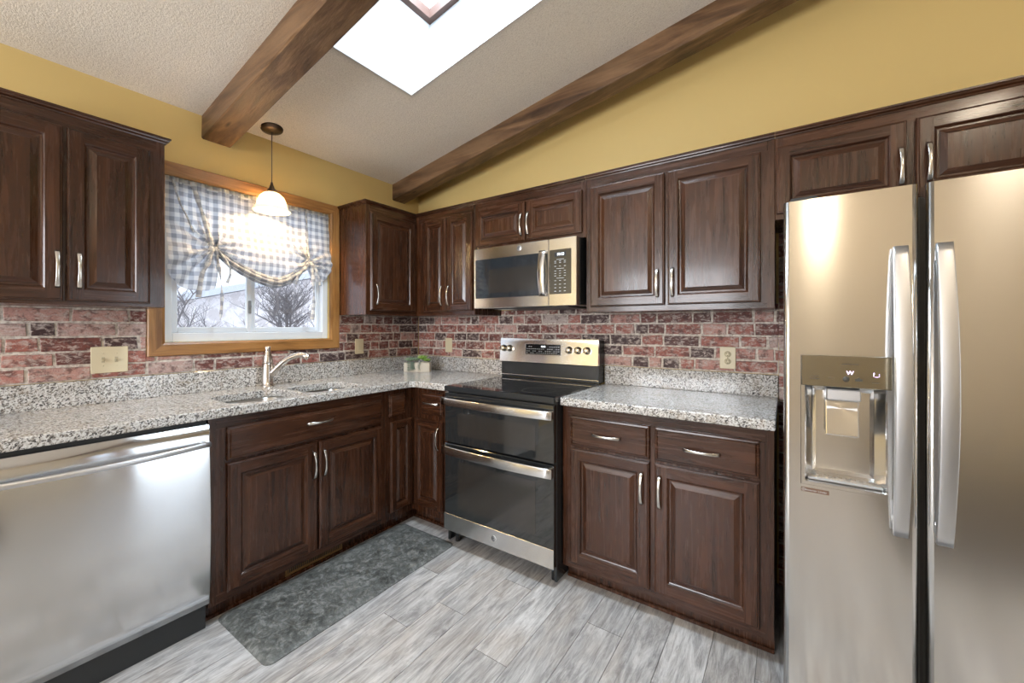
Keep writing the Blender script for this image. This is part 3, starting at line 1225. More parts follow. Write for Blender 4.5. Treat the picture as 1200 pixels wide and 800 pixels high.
bm = newbm(); box(bm, -.168, .119, -.0016, 0, -.040, .040, .001, M=onpanel(0, 1.182)); 
dispw = obj('display_panel', bm, M_STEEL, pan)
bm = newbm(); box(bm, -.162, .113, -.0022, -.0016, -.035, .035, .0, M=onpanel(0, 1.182)); obj('touch_glass', bm, M_BGLASS, dispw)
mt = onpanel(-.022, 1.201, .0026) @ Matrix.Rotation(R(90), 4, 'X')
text('clock_digits', '10:13', .016, mt, M_DISP, dispw)
bm = newbm()
for i, row in enumerate((.018, .002, -.013, -.026)):
    for x in [-.150 + .0165 * k for k in range(16)]:
        if row > 0.01 and -.085 < x < .03:
            continue
        if (i + int(x * 1000)) % 5 == 0:
            continue
        box(bm, x - .004, x + .004, -.0026, -.0022, row - .0016, row + .0016, M=onpanel(0, 1.182))
obj('key_legends', bm, M_WHITETXT, dispw)
for x, wr in ((-.352, 0), (-.300, 0), (.176, 0), (.240, 0), (.303, 0)):
    bm = newbm()
    Mx = onpanel(x, 1.183) @ Matrix.Rotation(R(90), 4, 'X')
    lathe(bm, [(.0245, .0), (.0245, .004), (.021, .006), (.0190, .026), (.0175, .029), (0, .029)], 28, M=Mx)
    box(bm, -.0035, .0035, -.032, -.026, -.016, .016, .001, M=onpanel(x, 1.183) @ Matrix.Rotation(R(random.choice((-8, 0, 6))), 4, 'Y'))
    obj('knob', bm, M_GOLD, pan)

# ------------------------------------------------------------ microwave
t = thing('microwave', 'over-the-range stainless microwave with black glass door', 'microwave', (1.366, 0, 1.460))
HWm = .379
bm = newbm()
box(bm, -HWm, HWm, -.375, -.0095, .004, .398, .003)
obj('body', bm, M_BLK, t)
bm = newbm()
box(bm, -HWm + .002, .195, -.415, -.376, .0, .397, .003)
md = obj('door', bm, M_STEEL, t)
bm = newbm()
box(bm, .197, HWm - .002, -.415, -.376, .0, .397, .003)
mp_ = obj('control_section', bm, M_STEEL, t)
bm = newbm(); box(bm, -.362, .132, -.4172, -.4152, .066, .322, .002); obj('door_glass', bm, M_MGLASS, md)
bm = newbm(); box(bm, -.250, .112, -.4180, -.4173, .098, .252, .0); obj('viewing_window', bm, M_MESH, md)
bm = newbm()
sweep(bm, [(.163, -.430 - .022 * math.sin(math.pi * k / 14), .062 + .268 * k / 14) for k in range(15)], rrect(.044, .014, .005, 2), up=Vector((0, -1, 0)))
for z in (.072, .320):
    box(bm, .145, .181, -.432, -.4155, z - .008, z + .008, .002)
obj('handle', bm, M_STEELW, md)
bm = newbm(); box(bm, .204, .344, -.4172, -.4152, .070, .330, .002)
kp = obj('keypad', bm, M_MGLASS, mp_)
bm = newbm(); box(bm, .238, .312, -.4180, -.4173, .288, .314, .0); kd = obj('display', bm, M_DARK, kp)
text('clock_digits', '10:13', .022, face_front(.277, -.4182, .301), M_DISP, kd)
bm = newbm()
for zr in (.262, .252, .232, .205, .190, .176, .148, .126, .106, .086):
    for x in (.243, .274, .305):
        box(bm, x - .006, x + .006, -.4178, -.4173, zr - .0013, zr + .0013)
for zr in (.272, .218, .162):
    box(bm, .250, .300, -.4178, -.4173, zr - .0010, zr + .0010)
obj('key_legends', bm, M_WHITETXT, kp)
emblem(md, -.012, -.4152, .368, .0165)
bm = newbm()
box(bm, -.25, .30, -.36, -.06, -.006, .0035, .001)
u = obj('underside_grille', bm, M_GREYP, t)
bm = newbm(); box(bm, -.24, -.13, -.33, -.26, -.0075, -.0062); obj('lamp_lens', bm, plain('lamp_lens_white', (.7, .7, .68), .3), u)

# ------------------------------------------------------------ refrigerator
FX0, FX1, FY = 2.721, 3.632, -.780
t = thing('refrigerator', 'side-by-side stainless refrigerator with ice and water dispenser', 'refrigerator', (FX0, 0, 0))
bm = newbm()
box(bm, .004, .907, -.700, -.04, .03, 1.755, .003)
for sx in (.08, .83):
    for yy in (-.64, -.12):
        lathe(bm, [(.02, 0), (.02, .03)], 12, M=Matrix.Translation((sx, yy, 0)))
obj('body', bm, plain('fridge_side_grey', (.16, .165, .17), .45), t)


def fridge_door(x0, x1, hole=None):
    """steel door with rounded vertical edges, optionally with a rectangular opening"""
    bm = newbm()
    r = .016
    prof = [(x0, -.702)]
    for k in range(6):
        a = R(180 + 90 * k / 5)
        prof.append((x0 + r + r * math.cos(a), FY + r + r * math.sin(a)))
    xs_ = [hole[0], hole[1]] if hole else []
    for k in xs_:
        prof.append((k, FY))
    for k in range(6):
        a = R(270 + 90 * k / 5)
        prof.append((x1 - r + r * math.cos(a), FY + r + r * math.sin(a)))
    prof.append((x1, -.702))
    zs = [.045, 1.779] if not hole else [.045, hole[2], hole[3], 1.779]
    g = [[bm.verts.new((x, y, z)) for x, y in prof] for z in zs]
    for j in range(len(zs) - 1):
        for k in range(len(prof) - 1):
            if hole and j == 1 and abs(prof[k][0] - hole[0]) < 1e-6 and abs(prof[k + 1][0] - hole[1]) < 1e-6:
                continue
            f = bm.faces.new((g[j][k], g[j][k + 1], g[j + 1][k + 1], g[j + 1][k]))
            f.smooth = not (prof[k][1] == FY and prof[k + 1][1] == FY)
    for j in range(len(zs) - 1):
        bm.faces.new((g[j][-1], g[j][0], g[j + 1][0], g[j + 1][-1]))
    bm.faces.new(g[0][::-1]); bm.faces.new(g[-1])
    return bm


def blade(x0, x1):
    bm = newbm()
    w = x1 - x0
    n = 30
    pts = []
    for k in range(n + 1):
        s = k / n
        pts.append(((x0 + x1) / 2, FY - .022 - .046 * math.sin(math.pi * s) ** .9, .690 + .895 * s))
    sweep(bm, pts, rrect(w, .022, .004, 3), up=Vector((0, -1, 0)), scales=[.86 + .14 * math.sin(math.pi * k / n) for k in range(n + 1)])
    for z in (.720, 1.555):
        box(bm, x0 + .008, x1 - .008, FY - .028, FY - .0005, z - .018, z + .018, .003)
    return bm


HX0, HX1, HZ0, HZ1 = 2.7705 - FX0, 3.0075 - FX0, .790, 1.240
d1 = obj('freezer_door', fridge_door(0, 3.0685 - FX0, (HX0, HX1, HZ0, HZ1)), M_STEELW, t, recalc=True)
d2 = obj('fresh_food_door', fridge_door(3.0845 - FX0, FX1 - FX0), M_STEELW, t, recalc=True)
for d, a, b in ((d1, 3.002, 3.042), (d2, 3.096, 3.138)):
    h = obj('handle', blade(a - FX0, b - FX0), M_HAND, d)
    h['label'] = 'long bowed satin handle'
bm = newbm(); box(bm, .01, .90, -.70, -.69, .005, .044); obj('base_grille', bm, M_GREYP, t)
for a, b in ((.02, .10), (.80, .89)):
    bm = newbm()
    box(bm, a, b, -.76, -.66, 1.7795, 1.795, .004)
    obj('hinge_cover', bm, M_GREYP, t)
# dispenser housing
bm = newbm()
ow = .004
X0, X1, Z0, Z1 = HX0, HX1, HZ0, HZ1


def rq(i, y, zt=None):
    return [(X0 + i, y, Z0 + i), (X1 - i, y, Z0 + i), (X1 - i, y, (zt if zt else Z1 - i)), (X0 + i, y, (zt if zt else Z1 - i))]


rs = []
for i, y, zt in ((0, FY, Z1), (.002, FY - .003, Z1 - .002), (.012, FY - .003, 1.135), (.016, FY + .004, 1.133), (.036, FY + .062, 1.120), (.046, FY + .070, 1.112)):
    rs.append([bm.verts.new(p) for p in rq(i, y, zt)])
for A, B in zip(rs[:-1], rs[1:]):
    for k in range(4):
        bm.faces.new((A[k], A[(k + 1) % 4], B[(k + 1) % 4], B[k]))
bm.faces.new(rs[-1])
disp = obj('dispenser', bm, M_STEELW, d1, recalc=False)
bm = newbm()
box(bm, X0 + .002, X1 - .002, FY - .0075, FY - .0035, 1.135, 1.239, .002)
cp = obj('control_panel', bm, plain('dispenser_panel_gloss', (.33, .29, .21), .16, .9), disp)
xc = (X0 + X1) / 2
text('letter_icon', 'W', .018, face_front(2.903 - FX0, FY - .0079, 1.184), M_DISPV, cp)
text('icon_text', '?_:', .017, face_front(2.968 - FX0, FY - .0079, 1.182), M_DISPV, cp)
bm = newbm()
lathe(bm, [(.009, 0), (.009, .001), (0, .001)], 16, M=face_front(2.893 - FX0, FY - .0076, 1.163))
box(bm, 2.916 - FX0, 2.934 - FX0, FY - .0082, FY - .0076, 1.158, 1.166)
box(bm, 2.922 - FX0, 2.928 - FX0, FY - .0082, FY - .0076, 1.166, 1.170)
obj('button', bm, M_PRINT, cp)
for a, b, z in ((2.797, 2.820, 1.168), (2.795, 2.822, 1.160), (2.845, 2.862, 1.166), (2.958, 2.975, 1.156), (2.880, 2.925, 1.213)):
    bm = newbm()
    box(bm, a - FX0, b - FX0, FY - .0080, FY - .0076, z - .0010, z + .0010)
    obj('panel_legend', bm, M_PRINT, cp)
bm = newbm()
box(bm, 2.841 - FX0, 2.933 - FX0, FY + .006, FY + .060, 1.088, 1.127, .004)
obj('chute', bm, M_HAND, disp)
bm = newbm()
box(bm, -.045, .045, -.004, .004, -.118, .004, .004, seg=2, M=Matrix.Translation((2.886 - FX0, FY + .045, 1.082)) @ Matrix.Rotation(R(-7), 4, 'X'))
obj('paddle', bm, M_STEEL, disp)
bm = newbm()
box(bm, X0 + .020, X1 - .020, FY + .002, FY + .060, Z0 + .020, Z0 + .028, .003)
for k in range(9):
    x = X0 + .045 + k * .018
    box(bm, x, x + .008, FY + .010, FY + .052, Z0 + .0282, Z0 + .030)
obj('drip_tray', bm, M_HAND, disp)
bm = newbm()
box(bm, .051, .128, FY - .0010, FY - .0002, .7655, .7795, .0)
st_ = obj('sticker', bm, plain('sticker_bronze', (.16, .09, .06), .4), d1)
text('lettering', 'Inverter Linear', .0098, face_front(.093, FY - .0014, .7722), M_WHITETXT, st_, .0002)
bm = newbm()
n = 20
sweep(bm, [(.058 + .0045 * math.cos(2 * math.pi * k / n), FY - .0014, .7725 + .0045 * math.sin(2 * math.pi * k / n)) for k in range(n + 1)], circ(.0007, 6), up=Vector((0, -1, 0)), cap=False)
box(bm, .0573, .0585, FY - .0018, FY - .0011, .7700, .7752)
obj('sticker_emblem', bm, M_WHITETXT, st_)

# ------------------------------------------------------------ window
def frame_bars(bm, y0, y1, z0, z1, w, xa, xb, bev=.003, mi=0, mih=0, wb=None, wt=None):
    wb = wb or w; wt = wt or w
    box(bm, xa, xb, y0, y0 + w, z0, z1, bev, mi)
    box(bm, xa, xb, y1 - w, y1, z0, z1, bev, mi)
    box(bm, xa, xb, y0 + w, y1 - w, z0, z0 + wb, bev, mih)
    box(bm, xa, xb, y0 + w, y1 - w, z1 - wt, z1, bev, mih)


def mitred(bm, y0, y1, z0, z1, w, xa, xb, b=.004):
    O = [(y0, z0), (y1, z0), (y1, z1), (y0, z1)]
    I = [(y0 + w, z0 + w), (y1 - w, z0 + w), (y1 - w, z1 - w), (y0 + w, z1 - w)]
    shr = lambda P, d: [(P[0][0] + d, P[0][1] + d), (P[1][0] - d, P[1][1] + d), (P[2][0] - d, P[2][1] - d), (P[3][0] + d, P[3][1] - d)]
    loops = [(O, xa), (O, xb - b), (shr(O, b), xb), (shr(I, -b * 3), xb), (shr(I, -b), xb - b), (I, xb - b * 1.6), (I, xa)]
    V = [[bm.verts.new((x, p[0], p[1])) for p in P] for P, x in loops]
    V.append(V[0])
    for A, B in zip(V[:-1], V[1:]):
        for k in range(4):
            f = bm.faces.new((A[k], A[(k + 1) % 4], B[(k + 1) % 4], B[k]))
            f.material_index = 1 if k in (0, 2) else 0


bm = newbm()
mitred(bm, -1.860, -.7855, 1.183, 2.218, .071, .0005, .022)
o = struct('trim_2', bm, [M_OAK, M_OAKH], recalc=True)

win = thing('window_1', 'white vinyl sliding window over the sink', 'window')
del win['label'], win['category']
win['kind'] = 'structure'
bm = newbm()
frame_bars(bm, WY0 + .0005, WY1 - .0005, WZ0 + .0005, WZ1 - .0005, .040, -.085, -.022, .003, wb=.050)
obj('window_frame', bm, M_VINYL, win)
sashes = ((-1.748, -1.352, -.060, -.034), (-1.345, -.894, -.082, -.062))
for (a, b, xa, xb) in sashes:
    bm = newbm()
    frame_bars(bm, a, b, 1.304, 2.108, .026, xa, xb, .003, wb=.032)
    s = obj('sash', bm, M_VINYL, win)
    bm = newbm()
    box(bm, (xa + xb) / 2 - .002, (xa + xb) / 2 + .002, a + .0262, b - .0262, 1.3362, 2.0818)
    obj('pane', bm, M_GLASS, s)
bm = newbm()
box(bm, -.033, -.022, -1.372, -1.356, 1.42, 1.50, .003)
box(bm, -.026, -.012, -1.369, -1.359, 1.455, 1.475, .003)
obj('latch', bm, plain('latch_grey', (.22, .22, .22), .4), win)

# added, unseen patio door, sidelight and front window for light and steel reflections
dr = thing('door_1', 'x', 'x'); del dr['label'], dr['category']; dr['kind'] = 'structure'
bm = newbm()
frame_bars(bm, -1.00, -.14, .02, 2.15, .05, RX + .02, RX + .10, .003)
obj('door_frame', bm, M_VINYL, dr)
bm = newbm(); box(bm, RX + .05, RX + .056, -.95, -.19, .07, 2.10); obj('pane', bm, M_GLASS, dr)
w3 = thing('window_3', 'x', 'x'); del w3['label'], w3['category']; w3['kind'] = 'structure'
bm = newbm()
frame_bars(bm, -1.36, -1.16, .40, 2.15, .03, RX + .02, RX + .10, .003)
obj('window_frame', bm, M_VINYL, w3)
bm = newbm(); box(bm, RX + .05, RX + .056, -1.33, -1.19, .43, 2.12); obj('pane', bm, M_GLASS, w3)
w2 = thing('added_window_2', 'x', 'x'); del w2['label'], w2['category']; w2['kind'] = 'structure'
bm = newbm()
for a, b in ((.30, 1.2), (1.2, 2.10)):
    box(bm, a, a + .05, RY - .10, RY - .02, .80, 2.30, .003); box(bm, b - .05, b, RY - .10, RY - .02, .80, 2.30, .003)
    box(bm, a + .05, b - .05, RY - .10, RY - .02, .80, .87, .003); box(bm, a + .05, b - .05, RY - .10, RY - .02, 2.23, 2.30, .003)
obj('window_frame', bm, M_VINYL, w2)
bm = newbm(); box(bm, .35, 2.05, RY - .062, RY - .056, .86, 2.24); obj('pane', bm, M_GLASS, w2)
bm = newbm()
mx0, mx1 = .30, 2.10
for q in ((mx0 - .07, mx0, .73, 2.37), (mx1, mx1 + .07, .73, 2.37), (mx0, mx1, .73, .80), (mx0, mx1, 2.30, 2.37)):
    box(bm, q[0], q[1], RY + .0005, RY + .02, q[2], q[3], .003)
struct('trim_3', bm, M_OAK)
bm = newbm()
for q in ((-1.07, -1.00, 0, 2.22), (-.14, -.07, 0, 2.22), (-1.00, -.14, 2.15, 2.22), (-1.43, -1.36, .33, 2.22), (-1.16, -1.09, .33, 2.22), (-1.36, -1.16, 2.15, 2.22), (-1.36, -1.16, .33, .40)):
    box(bm, RX - .02, RX - .0005, q[0], q[1], q[2], q[3], .003)
struct('trim_4', bm, M_OAK)
bm = newbm()
box(bm, 3.28, 5.3, -4.75, -2.15, .0005, .014, .004)
o = obj('added_rug', bm, plain('dark_rug_pile', (.035, .028, .024), .95))  # added out of view to darken what the refrigerator door mirrors
tag(o, 'large dark rug added behind the viewpoint to put a dark band in the refrigerator reflection', 'rug')

# ------------------------------------------------------------ curtain
cur = thing('curtain', 'grey and white gingham tie-up curtain in the kitchen window', 'curtain', (0, 0, 2.13))
TA, TB = (-1.584, 1.790), (-1.025, 1.778)
lobeL = [(-1.787, 1.665), (-1.765, 1.605), (-1.730, 1.565), (-1.690, 1.545), (-1.640, 1.538), (-1.590, 1.545), (-1.560, 1.560), (-1.548, 1.640), (-1.545, 1.740)]
swag = [(-1.520, 1.722), (-1.470, 1.688), (-1.400, 1.652), (-1.330, 1.624), (-1.250, 1.608), (-1.190, 1.622), (-1.120, 1.668), (-1.070, 1.722), (-1.040, 1.757)]
lobeR = [(-1.010, 1.735), (-.990, 1.690), (-.960, 1.655), (-.925, 1.650), (-.890, 1.680), (-.860, 1.740)]
prof = lobeL + swag + lobeR


def zbot(y):
    if y <= prof[0][0]:
        return prof[0][1]
    for (a, za), (b, zb) in zip(prof[:-1], prof[1:]):
        if y <= b:
            return za + (zb - za) * (y - a) / (b - a)
    return prof[-1][1]


bm = newbm()
uvl = bm.loops.layers.uv.new('UVMap')
NU, NV = 260, 90
ZT = 2.148
rng = random.Random(3)
grid = []
for i in range(NU + 1):
    s = i / NU
    y0 = -1.786 + .926 * s
    zb = zbot(y0)
    col = []
    for j in range(NV + 1):
        v = j / NV
        z = ZT + (zb - ZT) * v
        y = y0
        # gathered header with soft vertical pleats that fade downwards
        top = math.exp(-v * 9)
        x = -.006 + .0045 * top * math.sin(y0 * 290) + .005 * math.sin(y0 * 64 + 1.5 * math.sin(v * 2 + y0 * 9)) * (1 - .3 * v)
        x += .004 * math.sin(y0 * 37 + v * 5) + .016 * v                                   # the bunched fabric hangs forward
        for (ty, tz), sgn in ((TA, 1), (TB, 1)):
            dy, dz = y - ty, z - tz
            r = math.hypot(dy, dz)
            g = math.exp(-(r / .115) ** 2)
            a = math.atan2(dz, dy)
            x += (g * .014 + .011 * math.exp(-(r / .20) ** 2)) * math.sin(a * 13 + 1.0 + 2.2 * math.sin(a * 3)) * min(1, r / .03)
            x += .020 * math.exp(-((z - tz + .03) / .10) ** 2) * (1 - math.exp(-(dy / .06) ** 2))    # puff around the tie
            x -= .010 * math.exp(-(r / .03) ** 2)
            y -= dy * .45 * math.exp(-(dy / .07) ** 2 - (dz / .085) ** 2)
        # lobe below the left tie billows forward in a fan
        if y0 < -1.545 and z < 1.79:
            x += .018 * math.sin(min(1, (1.79 - z) / .24) * math.pi) + .006 * math.sin(math.atan2(z - TA[1], y0 - TA[0]) * 16)
        if v > .93:
            x -= .012 * (v - .93) / .07
        col.append((bm.verts.new((x, y, z - 2.13)), (s * 1.10, v * .62 + .0)))
    grid.append(col)
for i in range(NU):
    for j in range(NV):
        q = [grid[i][j], grid[i + 1][j], grid[i + 1][j + 1], grid[i][j + 1]]
        f = bm.faces.new([k[0] for k in q]); f.smooth = True
        for l, k in zip(f.loops, q):
            u, vv = k[1]
            l[uvl].uv = (u, (ZT - 2.13 - k[0].co.z) * 1.0 if True else vv)
fab = obj('fabric', bm, M_GING, cur)


def ribbon(name, pts, w, twist=0., parent=cur, mat=None, drop=2.13):
    bm = newbm()
    uvl = bm.loops.layers.uv.new('UVMap')
    P = bez([(x, y, z - drop) for x, y, z in pts], 8)
    n = len(P)
    prev = None
    acc = 0
    for k, p in enumerate(P):
        d = (P[min(k + 1, n - 1)] - P[max(k - 1, 0)]).normalized()
        side = d.cross(Vector((1, 0, 0)))
        if side.length < .01:
            side = Vector((0, 1, 0))
        side.normalize()
        ang = twist * math.sin(k * .35)
        side = Matrix.Rotation(ang, 3, d) @ side
        ww = w * (1 + .15 * math.sin(k * .9))
        a, b = bm.verts.new(p - side * ww / 2), bm.verts.new(p + side * ww / 2)
        c2 = bm.verts.new(p + Vector((.0035, 0, 0)))
        if k:
            acc += (p - P[k - 1]).length
        if prev:
            for q0, q1, r0, r1, u0, u1 in ((prev[0], prev[2], a, c2, 0, w / 2), (prev[2], prev[1], c2, b, w / 2, w)):
                f = bm.faces.new((q0, q1, r1, r0)); f.smooth = True
                uv = ((u0, acc - .01), (u1, acc - .01), (u1, acc), (u0, acc))
                for l, q in zip(f.loops, uv):
                    l[uvl].uv = q
        prev = (a, b, c2)
    o = obj(name, bm, M_GING, parent)
    s_ = o.modifiers.new('thick', 'SOLIDIFY'); s_.thickness = .0012
    return o


# straps in front of the shade and hanging bow tails
ribbon('strap', [(.010, -1.668, 2.14), (.022, -1.652, 2.06), (.034, -1.618, 1.93), (.046, -1.590, 1.80)], .022, .2)
ribbon('strap', [(.010, -1.756, 2.13), (.020, -1.730, 2.02), (.028, -1.690, 1.92), (.030, -1.672, 1.86)], .010, .2)
ribbon('strap', [(.010, -1.030, 2.13), (.022, -1.030, 2.0), (.034, -1.028, 1.88), (.044, -1.025, 1.79)], .012, .2)
ribbon('bow_tail', [(.050, -1.588, 1.79), (.060, -1.610, 1.70), (.058, -1.640, 1.62), (.055, -1.655, 1.50)], .024, .6)
ribbon('bow_tail', [(.050, -1.576, 1.79), (.066, -1.562, 1.68), (.060, -1.545, 1.54), (.050, -1.545, 1.43), (.050, -1.550, 1.375)], .018, 1.2)
ribbon('bow_tail', [(.050, -1.574, 1.79), (.070, -1.530, 1.72), (.072, -1.505, 1.66), (.064, -1.520, 1.59)], .013, .5)
ribbon('bow_tail', [(.048, -1.028, 1.78), (.062, -1.060, 1.73), (.060, -1.105, 1.68), (.055, -1.130, 1.62)], .024, .4)
ribbon('bow_tail', [(.048, -1.022, 1.78), (.060, -1.008, 1.66), (.056, -1.000, 1.52), (.052, -1.012, 1.385)], .026, .7)
ribbon('bow_tail', [(.048, -1.018, 1.78), (.066, -.985, 1.72), (.062, -.965, 1.67), (.056, -.955, 1.62)], .016, .4)
# rolled hem folds of the middle swag
for k, (dz, dx, rr) in enumerate(((.030, .030, .013), (.010, .036, .014), (-.010, .026, .012))):
    bm = newbm()
    uvl = bm.loops.layers.uv.new('UVMap')
    base = [(-1.580, 1.785)] + swag + [(-1.028, 1.775)]
    P = bez([(.012 + dx * (1 if 0 < i < len(base) - 1 else .7), y, z + dz * (1 if 0 < i < len(base) - 1 else .25) - 2.13) for i, (y, z) in enumerate(base)], 5)
    n = len(P)
    rings = []
    for i, p in enumerate(P):
        s = i / (n - 1)
        d = (P[min(i + 1, n - 1)] - P[max(i - 1, 0)]).normalized()
        up = Vector((1, 0, 0)).cross(d).normalized()
        rr_ = rr * (.45 + .65 * math.sin(math.pi * s) ** .6) * (1 + .12 * math.sin(i * 1.3 + k * 2))
        rings.append([bm.verts.new(p + Vector((1, 0, 0)) * rr_ * .9 * math.cos(a) + up * rr_ * math.sin(a)) for a in [2 * math.pi * q / 10 for q in range(10)]])
    for i, (A, B) in enumerate(zip(rings[:-1], rings[1:])):
        for q in range(10):
            f = bm.faces.new((A[q], A[(q + 1) % 10], B[(q + 1) % 10], B[q])); f.smooth = True
            for l, uv in zip(f.loops, ((i * .011, q * .009), (i * .011, (q + 1) * .009), ((i + 1) * .011, (q + 1) * .009), ((i + 1) * .011, q * .009))):
                l[uvl].uv = uv
    bm.faces.new(rings[0][::-1]); bm.faces.new(rings[-1])
    obj('hem_fold', bm, M_GING, cur, recalc=True)
bm = newbm()
sweep(bm, [(-.010, WY0 + .001, 2.122 - 2.13), (-.010, WY1 - .001, 2.122 - 2.13)], circ(.006, 10))
obj('rod', bm, M_VINYL, cur)

# ------------------------------------------------------------ pendant lamp
PX, PY = .125, -1.305
PZ = cz(PX)
t = thing('pendant_lamp', 'lit pendant lamp with white glass shade hanging before the window', 'lamp', (PX, PY, 0))
bm = newbm()
Mt = Matrix.Translation((0, 0, PZ)) @ Matrix.Rotation(-math.atan(SL), 4, 'Y')
lathe(bm, [(0, -.022), (.012, -.022), (.030, -.017), (.060, -.008), (.062, -.002), (.062, .0)], 32, M=Mt)
obj('canopy', bm, M_BRONZE, t)
bm = newbm(); lathe(bm, [(.0026, 2.20), (.0026, PZ - .02)], 10); obj('cord', bm, M_CORD, t)
bm = newbm(); lathe(bm, [(.006, 2.222), (.009, 2.205), (.016, 2.185), (.028, 2.172), (.030, 2.160), (.026, 2.150)], 24); obj('socket_cap', bm, M_BRONZE, t)
tt = NT('frosted_shade_glass')
tl = tt.N('BsdfTranslucent'); tl.inputs[0].default_value = (.97, .94, .88, 1)
df = tt.N('BsdfDiffuse'); df.inputs[0].default_value = (.93, .91, .86, 1)
ms = tt.N('MixShader'); ms.inputs[0].default_value = .65
tt.L(df.outputs[0], ms.inputs[1]); tt.L(tl.outputs[0], ms.inputs[2])
tt.L(ms.outputs[0], tt.out.inputs[0])
bm = newbm()
sp_ = [(.027, 2.160), (.045, 2.152), (.066, 2.132), (.078, 2.105), (.083, 2.080), (.090, 2.062), (.102, 2.048), (.106, 2.044)]
lathe(bm, sp_ + [(r - .003, z - .001) for r, z in sp_[::-1]], 40, cap=False)
obj('shade', bm, tt.m, t)
bm = newbm()
lathe(bm, [(.012, 2.150), (.014, 2.135), (.026, 2.110), (.030, 2.090), (.024, 2.068), (.010, 2.058), (0, 2.056)], 24)
obj('bulb', bm, emit('bulb_glow', (1., .66, .30), 290), t)

# ceiling fixture added out of view behind the camera as warm fill
for lx, ly, kk in ((4.1, -3.3, 1),):
    t = thing('added_ceiling_lamp', 'x', 'lamp', (lx, ly, cz(lx)), 0)
    t['label'] = 'unseen round frosted ceiling lamp added behind the viewpoint as warm fill light'
    Mt = Matrix.Rotation(-math.atan(SL), 4, 'Y')
    bm = newbm(); lathe(bm, [(.19, 0), (.19, -.025), (.175, -.03), (.17, -.02)], 40, M=Mt); obj('canopy', bm, M_BRONZE, t)
    bm = newbm(); lathe(bm, [(.172, -.022), (.165, -.05), (.13, -.085), (.07, -.105), (0, -.112)], 40, M=Mt, cap=False)
    obj('glass_dome', bm, emit('fill_dome_glow', (1., .84, .64), 44), t)

t = thing('pendant_lamp', 'white globe pendant behind the viewpoint, mirrored high in the refrigerator door', 'lamp', (3.02, -4.3, 0))
zc = cz(3.02)
bm = newbm(); lathe(bm, [(0, -.03), (.06, -.02), (.065, 0)], 24, M=Matrix.Translation((0, 0, zc)) @ Matrix.Rotation(-math.atan(SL), 4, 'Y')); obj('canopy', bm, M_BRONZE, t)
bm = newbm(); lathe(bm, [(.003, 2.66), (.003, zc - .02)], 8); obj('cord', bm, M_CORD, t)
bm = newbm(); lathe(bm, [(.035, 2.66), (.07, 2.645), (.105, 2.60), (.115, 2.55), (.10, 2.49), (.06, 2.45), (0, 2.435)], 32, cap=False)
obj('glass_globe', bm, emit('globe_glow', (1., .82, .58), 15), t)

# ------------------------------------------------------------ floor mat
bm = newbm()
o2 = [(.566, -1.752), (1.062, -1.752), (1.042, -.668), (.566, -.668)]
w_, h_ = .482, 1.084
for z, d, r in ((0, 0, .03), (.004, 0, .03), (.015, .030, .03), (.018, .045, .03)):
    pass
rings = [[bm.verts.new((x, y, z)) for x, y in rr_at(0, 0, w_ - 2 * d, h_ - 2 * d, r)] for z, d, r in ((0, 0, .035), (.004, 0.0005, .035), (.012, .022, .030), (.0165, .052, .022), (.018, .060, .02))]
for A, B in zip(rings[:-1], rings[1:]):
    for k in range(len(A)):
        bm.faces.new((A[k], A[(k + 1) % len(A)], B[(k + 1) % len(A)], B[k]))
bm.faces.new(rings[-1]); bm.faces.new(rings[0][::-1])
o = obj('floor_mat', bm, M_MAT, recalc=True, loc=(.808, -1.212, .0002))
tag(o, 'mottled grey cushioned mat on the floor in front of the sink', 'mat')

# ------------------------------------------------------------ switch and outlet plates
def plate(name, label, cat, loc, rz, w, h, kind, m=M_IVORY):
    t = thing(name, label, cat, loc, rz)
    bm = newbm(); box(bm, -w / 2, w / 2, -.006, 0, -h / 2, h / 2, .0025, seg=2)
    p = obj('cover_plate', bm, m, t)
    if kind == 'switch':
        for x in (-.023, .023):
            bm = newbm()
            box(bm, x - .006, x + .006, -.0068, -.0062, -.013, .013)
            box(bm, -.0042, .0042, -.017, -.005, -.005, .005, .001, M=Matrix.Translation((x, 0, .003)) @ Matrix.Rotation(R(25), 4, 'X'))
            obj('toggle', bm, plain('toggle_ivory', (.42, .37, .25), .4) if 'toggle_ivory' not in bpy.data.materials else bpy.data.materials['toggle_ivory'], t)
            for z in (-.030, .030):
                bm = newbm()
                lathe(bm, [(.0028, .0), (.0028, .0010), (0, .0012)], 10, M=face_front(x, -.0060, z))
                obj('screw', bm, m, t)
    if kind == 'duplex':
        for z in (-.020, .020):
            bm = newbm(); lathe(bm, [(.0165, 0), (.0165, .0015), (0, .0015)], 24, M=face_front(0, -.0061, z))
            r_ = obj('receptacle', bm, m, t)
            bm = newbm()
            for dx_, hh in ((-.0062, .0045), (.0062, .0035)):
                box(bm, dx_ - .0010, dx_ + .0010, -.0082, -.0077, z - hh + .003, z + hh + .003)
            lathe(bm, [(.0024, 0), (.0024, .0005), (0, .0005)], 10, M=face_front(0, -.0077, z - .0085))
            obj('slots', bm, M_IVSLOT, r_)
        bm = newbm(); lathe(bm, [(.0026, 0), (.0026, .001), (0, .0012)], 10, M=face_front(0, -.0061, 0)); obj('screw', bm, M_NICK, t)
    if kind == 'rocker':
        bm = newbm(); box(bm, -.0165, .0165, -.0085, -.0062, -.033, .033, .001)
        obj('rocker', bm, m, t)
    return t


